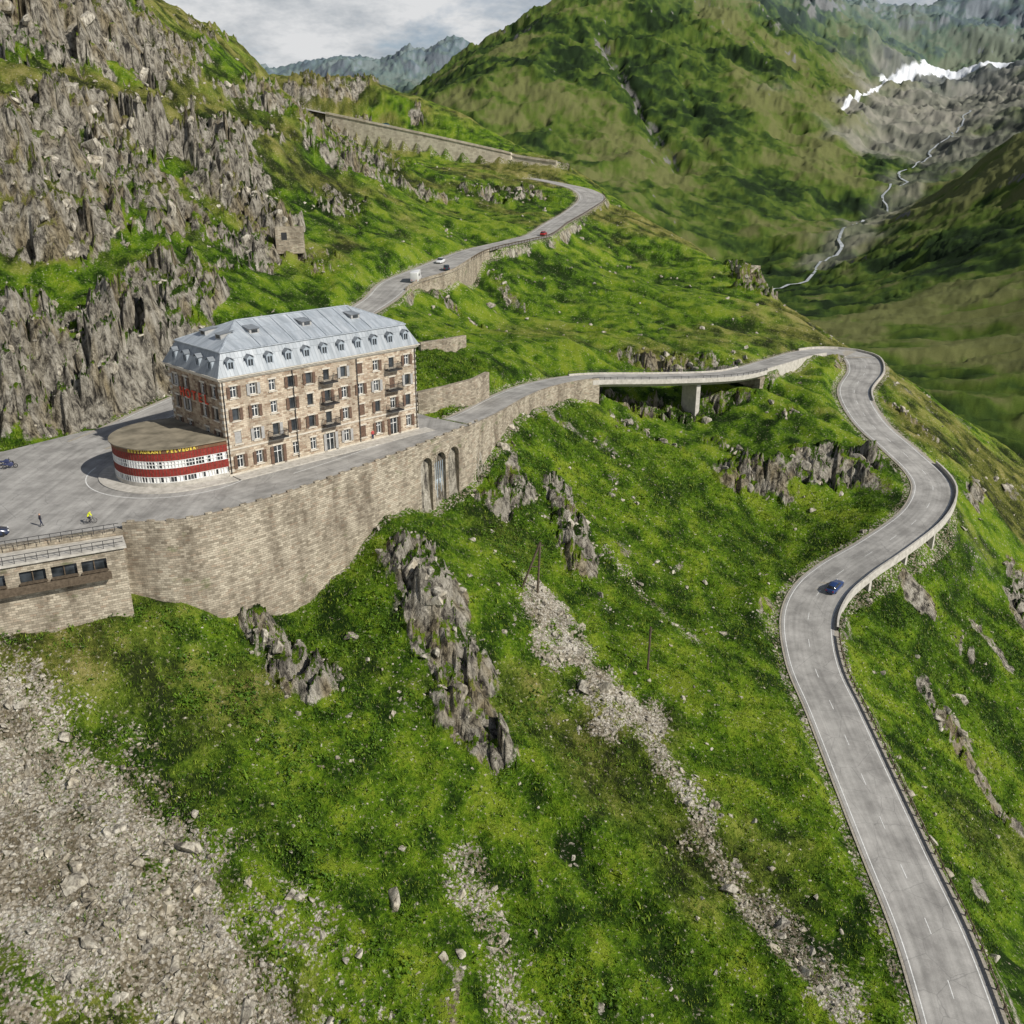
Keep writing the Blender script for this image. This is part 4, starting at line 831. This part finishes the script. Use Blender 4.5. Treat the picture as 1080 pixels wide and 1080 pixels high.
def moto(loc,rz):
    e=empty('parked_motorcycle',loc,rz); p=Part(); wheel(p,(-.7,0,.32),.27,.06); wheel(p,(.75,0,.32),.27,.06)
    for a,b in (((.75,0,.32),(.5,0,1.0)),((.5,-.35,1.05),(.5,.35,1.05)),((-.7,0,.32),(0,0,.4))): tube(p,a,b,.035)
    p.done('wheels_and_fork',MIRON,e)
    loft([[(-.95,-.1,.75),(-.95,.1,.75),(-.95,.1,.9),(-.95,-.1,.9)],[(-.3,-.14,.55),(-.3,.14,.55),(-.3,.15,.8),(-.3,-.15,.8)],[(.1,-.17,.3),(.1,.17,.3),(.1,.2,1.0),(.1,-.2,1.0)],[(.5,-.12,.45),(.5,.12,.45),(.5,.14,.95),(.5,-.14,.95)]],paint('motorcycle_paint',(.04,.05,.12)),'tank_and_seat',e,.04)
figure('pedestrian',(-58.9,109.6,0.0),.6,dict(lk=(.12,.11,.52),la=(.2,.11,.08),lf=(.36,.12,.04),ra=(-.2,-.11,.1),rf=(-.05,-.12,.04),lh=(-.15,.26,.95),rh=(.22,-.26,.98)),(.03,.03,.04),(.03,.035,.06))
figure('pedestrian',(-22.5,146.8,0.13),2.2,dict(),(.5,.1,.1),(.04,.05,.1))
bike((-53.2,110.6,0.0),math.radians(25)); moto((-75.5,134.0,0),.5); moto((-74.2,132.6,0),.6)
# ------------------------------------------------------------------ poles
def pole(x,y,h,frame_=False):
    p=Part(); z=zat(x,y)
    if frame_:
        tube(p,(x-1.9,y-.3,zat(x-1.9,y-.3)-.6),(x+.9,y,z+h),.17); tube(p,(x+.6,y,z-.6),(x+.9,y,z+h),.17); tube(p,(x-.6,y-.1,z+h*.5),(x+.8,y,z+h*.5),.08)
    else: tube(p,(x,y,z-.6),(x+.1,y,z+h),.16)
    tube(p,(x-.2 if not frame_ else x+.3,y,z+h-.5),(x+.6 if not frame_ else x+1.5,y,z+h-.5),.06); p.done('utility_pole',MWOOD)
pole(3.3,130,8,True); pole(19.9,121,7)
# ------------------------------------------------------------------ river
def river():
    RV=spline(np.array([(1182,2605,0),(1080,2450,0),(950,2259,0),(830,2100,0),(742,1907,0),(650,1760,0),(603,1675,0),(530,1520,0),(475,1396,0),(415,1286,0),(324,1175,0)],float),12)
    PR,tR,nR,sR=frame(RV)
    wd=1.3+2.2*np.abs(fbm(sR/40,sR*0,3,5)); off=fbm(sR/70,sR*0+3,4,9)*22
    allp=np.vstack([PR+nR*(off+o*wd)[:,None] for o in (-1,1)]); zz=terrain(allp[:,0],allp[:,1])[0]; n=len(PR); z1=np.maximum(zz[:n],zz[n:])+.9
    mr,nt,b=newmat('glacial_stream',.3,.5); f=noise(nt,pos(nt),.06,4,.7); setin(nt,b.inputs['Base Color'],ramp(nt,f,[(.35,(.20,.23,.24)),(.6,(.5,.52,.53))]))
    mk_mesh('glacier_river',[(*allp[i],z1[i%n]) for i in range(2*n)],[(i,i+n,i+n+1,i+1) for i in range(n-1)],[mr])
river()
# ------------------------------------------------------------------ scatter
def hullshape(seed,n=16,el=(1,1,1)):
    r=np.random.default_rng(seed); p=r.normal(size=(n,3)); p/=np.linalg.norm(p,axis=1)[:,None]; p*=r.uniform(.75,1.0,(n,1)); p=np.sign(p)*np.abs(p)**.7*np.array(el)
    bm=bmesh.new(); [bm.verts.new(q) for q in p]; bmesh.ops.convex_hull(bm,input=bm.verts[:]); bmesh.ops.delete(bm,geom=[v for v in bm.verts if not v.link_faces],context='VERTS')
    bmesh.ops.triangulate(bm,faces=bm.faces[:]); bmesh.ops.recalc_face_normals(bm,faces=bm.faces[:]); bm.verts.index_update(); V=np.array([v.co[:] for v in bm.verts]); Fc=np.array([[v.index for v in f.verts] for f in bm.faces]); bm.free(); return V,Fc
def rotm(ax,ay,az):
    cx,sx,cy,sy,cz,sz=np.cos(ax),np.sin(ax),np.cos(ay),np.sin(ay),np.cos(az),np.sin(az)
    R=np.empty((len(ax),3,3)); R[:,0,0]=cy*cz;R[:,0,1]=sx*sy*cz-cx*sz;R[:,0,2]=cx*sy*cz+sx*sz;R[:,1,0]=cy*sz;R[:,1,1]=sx*sy*sz+cx*cz;R[:,1,2]=cx*sy*sz-sx*cz;R[:,2,0]=-sy;R[:,2,1]=sx*cy;R[:,2,2]=cx*cy; return R
def scatter(name,P,S3,Rm,shapes,mat):
    Vs=[];Fs=[];o=0; n=len(P); pick=rng.integers(0,len(shapes),n)
    for k,(V,Fc) in enumerate(shapes):
        ii=np.where(pick==k)[0]
        if not len(ii): continue
        W_=np.einsum('nij,nvj->nvi',Rm[ii],V[None]*S3[ii][:,None,:])
        W_+=P[ii][:,None,:]; Vs.append(W_.reshape(-1,3)); Fs.append((Fc[None]+ (np.arange(len(ii))*len(V))[:,None,None]+o).reshape(-1,3)); o+=len(ii)*len(V)
    return big_mesh(name,np.vstack(Vs),np.vstack(Fs),mat,smooth=False,k=3)
def cand(n,r0,r1,tmax=34):
    th=np.radians(rng.uniform(-tmax,tmax,n)); r=np.sqrt(rng.uniform(r0*r0,r1*r1,n)); return r*np.sin(th),r*np.cos(th)
def rocks_all():
    stones=[hullshape(i,12) for i in range(10)]
    x,y=cand(120000,52,190); z,rk,sc,sn,rd_,_=terrain(x,y); u=rng.random(len(x))
    k=(rd_>0.8)&(((u<sc*.5)&(sc>.15))|(u<.010)|((rk>.15)&(rk<.9)&(u<.10))); x,y,z=x[k],y[k],z[k]; n=len(x)
    s=np.exp(rng.normal(-1.8,.65,n)); s=np.clip(s,.06,1.3); S3=s[:,None]*np.c_[rng.uniform(.8,1.5,n),rng.uniform(.7,1.2,n),rng.uniform(.4,.8,n)]
    scatter('scree_stones',np.c_[x,y,z+s*.1],S3,rotm(rng.normal(0,.35,n),rng.normal(0,.35,n),rng.uniform(0,6.28,n)),stones,MROCK)
    x,y=cand(60000,190,480); z,rk,sc,sn,rd_,_=terrain(x,y); u=rng.random(len(x)); k=(rd_>1.5)&((u<.012)|((rk>.1)&(rk<.8)&(u<.10))); x,y,z=x[k],y[k],z[k]; n=len(x)
    s=np.clip(np.exp(rng.normal(-.9,.5,n)),.2,1.8); S3=s[:,None]*np.c_[rng.uniform(.8,1.5,n),rng.uniform(.7,1.2,n),rng.uniform(.4,.9,n)]
    scatter('hillside_boulders',np.c_[x,y,z+s*.05],S3,rotm(rng.normal(0,.35,n),rng.normal(0,.35,n),rng.uniform(0,6.28,n)),stones,MROCK)
    slabs=[hullshape(50+i,18) for i in range(10)]
    Pl=[];Sl=[];Rl=[]
    for (x0,y0,x1,y1,R,amp,cs,bg) in ROCKS:
        d=math.hypot(x1-x0,y1-y0); cnt=int((d+R)*R*0.08*(3/cs)**1.3)+4
        t=rng.random(cnt); xx=x0+(x1-x0)*t+rng.normal(0,R*.5,cnt); yy=y0+(y1-y0)*t+rng.normal(0,R*.5,cnt)
        z,rk,_,_,rd_,_=terrain(xx,yy); ok=(rd_>1.2)&(rk>.3)
        for a,b,c in zip(xx[ok],yy[ok],z[ok]):
            s=cs*rng.uniform(.12,.34); Pl.append((a,b,c-s*.38)); Sl.append((s*rng.uniform(.45,.9),s*rng.uniform(.9,1.7),s*rng.uniform(.6,1.05))); Rl.append((rng.normal(.3,.3),rng.normal(.55,.25),rng.normal(.4,.4)))
    Rl=np.array(Rl); scatter('rock_outcrops',np.array(Pl),np.array(Sl),rotm(Rl[:,0],Rl[:,1],Rl[:,2]),slabs,MROCK)
rocks_all()
def leafmat(name,a,b_,c):
    m,nt,b=newmat(name,.7,.2); p=pos(nt); f=noise(nt,p,.8,3,.6); f2=noise(nt,p,6,1,.6); setin(nt,b.inputs['Base Color'],ramp(nt,mth(nt,'ADD',mth(nt,'MULTIPLY',f,.6),mth(nt,'MULTIPLY',f2,.4)),[(.38,a),(.5,b_),(.62,c)])); 
    return m
def leaves(name,P,s,K,flat,mat,blade=False):
    n=len(P); Q=np.repeat(np.arange(n),K); N=len(Q); sz=s[Q]
    if blade:
        a=rng.uniform(0,6.28,N); dx=np.c_[np.cos(a),np.sin(a)]; bs=P[Q].copy(); bs[:,:2]+=rng.normal(0,.28,(N,2))*sz[:,None]; wv=.12*sz
        v0=bs.copy(); v0[:,0]-=dx[:,1]*wv; v0[:,1]+=dx[:,0]*wv; v1=bs.copy(); v1[:,0]+=dx[:,1]*wv; v1[:,1]-=dx[:,0]*wv
        tip=bs.copy(); tip[:,:2]+=dx*(sz*rng.uniform(.2,.6,N))[:,None]; tip[:,2]+=sz*rng.uniform(.5,1.0,N); v0[:,2]-=.1; v1[:,2]-=.1
        V=np.stack([v0,v1,tip],1).reshape(-1,3); Fc=np.arange(N*3).reshape(-1,3)
    else:
        d=rng.normal(size=(N,3)); d/=np.linalg.norm(d,axis=1)[:,None]; d[:,2]=np.abs(d[:,2])*flat; d*=(rng.uniform(.35,1,N)*sz)[:,None]
        c=P[Q]+d; nn=d/np.maximum(np.linalg.norm(d,axis=1)[:,None],1e-5)+rng.normal(0,.6,(N,3)); nn[:,2]+=.5; nn/=np.linalg.norm(nn,axis=1)[:,None]
        t=np.cross(nn,rng.normal(size=(N,3))); t/=np.linalg.norm(t,axis=1)[:,None]; bt=np.cross(nn,t); lw=(.16*sz+.03)[:,None]
        V=np.stack([c-t*lw,c+bt*lw*1.3,c+t*lw],1).reshape(-1,3); Fc=np.arange(N*3).reshape(-1,3)
    return big_mesh(name,V,Fc,mat,smooth=False,k=3)
def vegetation():
    x,y=cand(85000,52,200); z,rk,sc,sn,rd_,_=terrain(x,y); u=rng.random(len(x)); dens=sst(-.05,.32,fbm(x/9,y/9,4,301))
    dens=np.maximum(dens*sst(0,-20,x-25),.9*dens*sst(60,75,x))
    k=(rd_>1.4)&(rk<.25)&(sc<.35)&(u<.04+.5*dens); n=k.sum()
    leaves('alpine_shrubs',np.c_[x,y,z][k],np.exp(rng.normal(-.75,.4,n)),17,.85,leafmat('shrub_leaves',(0.015,0.038,0.004),(0.052,0.115,0.007),(0.125,0.21,0.014)))
    x,y=cand(140000,52,200); z,rk,sc,sn,rd_,_=terrain(x,y); u=rng.random(len(x)); k=(rd_>.6)&(rk<.6)&(u>sc*.9)
    n=k.sum(); leaves('grass',np.c_[x,y,z][k],np.exp(rng.normal(-1.15,.35,n)),4,1,leafmat('grass_blades',(0.04,0.085,0.005),(0.11,0.185,0.010),(0.23,0.28,0.035)),True)
vegetation()
# ------------------------------------------------------------------ light, sky, camera
sd=Vector((0.68,-0.42,0.60)).normalized(); el=math.asin(sd.z); az=math.atan2(sd.x,sd.y)
w=bpy.data.worlds.new('World'); scene.world=w; w.use_nodes=True; nt=w.node_tree; bg=nt.nodes['Background']; wo=nt.nodes['World Output']
sky=nt.nodes.new('ShaderNodeTexSky'); sky.sky_type='NISHITA'; sky.sun_disc=False; sky.sun_elevation=el; sky.sun_rotation=az; sky.altitude=2300
tc=nt.nodes.new('ShaderNodeTexCoord').outputs['Generated']; sx=nt.nodes.new('ShaderNodeSeparateXYZ'); nt.links.new(tc,sx.inputs[0])
cn=noise(nt,mapping(nt,tc,(1,1,2.2)),5.5,6,.62,.4)
cm=mth(nt,'MULTIPLY',ramp(nt,cn,[(.34,0.35),(.46,1.0)]),ramp(nt,sx.outputs[2],[(.25,1.0),(.5,.15)])); cs_=ramp(nt,noise(nt,mapping(nt,tc,(1,1,2.5)),11,5,.65),[(.32,(.48,.53,.58)),(.58,(.93,.94,.95))])
nt.links.new(sky.outputs[0],bg.inputs[0]); bg.inputs[1].default_value=0.065
bg2=nt.nodes.new('ShaderNodeBackground'); nt.links.new(cs_,bg2.inputs[0]); bg2.inputs[1].default_value=0.78
mx=nt.nodes.new('ShaderNodeMixShader'); nt.links.new(cm,mx.inputs[0]); nt.links.new(bg.outputs[0],mx.inputs[1]); nt.links.new(bg2.outputs[0],mx.inputs[2]); nt.links.new(mx.outputs[0],wo.inputs[0])
sl=bpy.data.lights.new('sun','SUN'); sl.energy=5.0; sl.angle=math.radians(.5); sl.color=(1,.955,.87); so=bpy.data.objects.new('sun',sl); COL.objects.link(so); so.rotation_euler=(-sd).to_track_quat('-Z','Y').to_euler()
cam=bpy.data.cameras.new('camera'); cam.sensor_width=36; cam.lens=33.17; cam.clip_start=.5; cam.clip_end=20000; co=bpy.data.objects.new('camera',cam); COL.objects.link(co)
co.location=(0,0,44); co.rotation_euler=(math.radians(69),0,0); scene.camera=co
scene.view_settings.view_transform='Standard'; scene.view_settings.look='None'; scene.view_settings.exposure=0
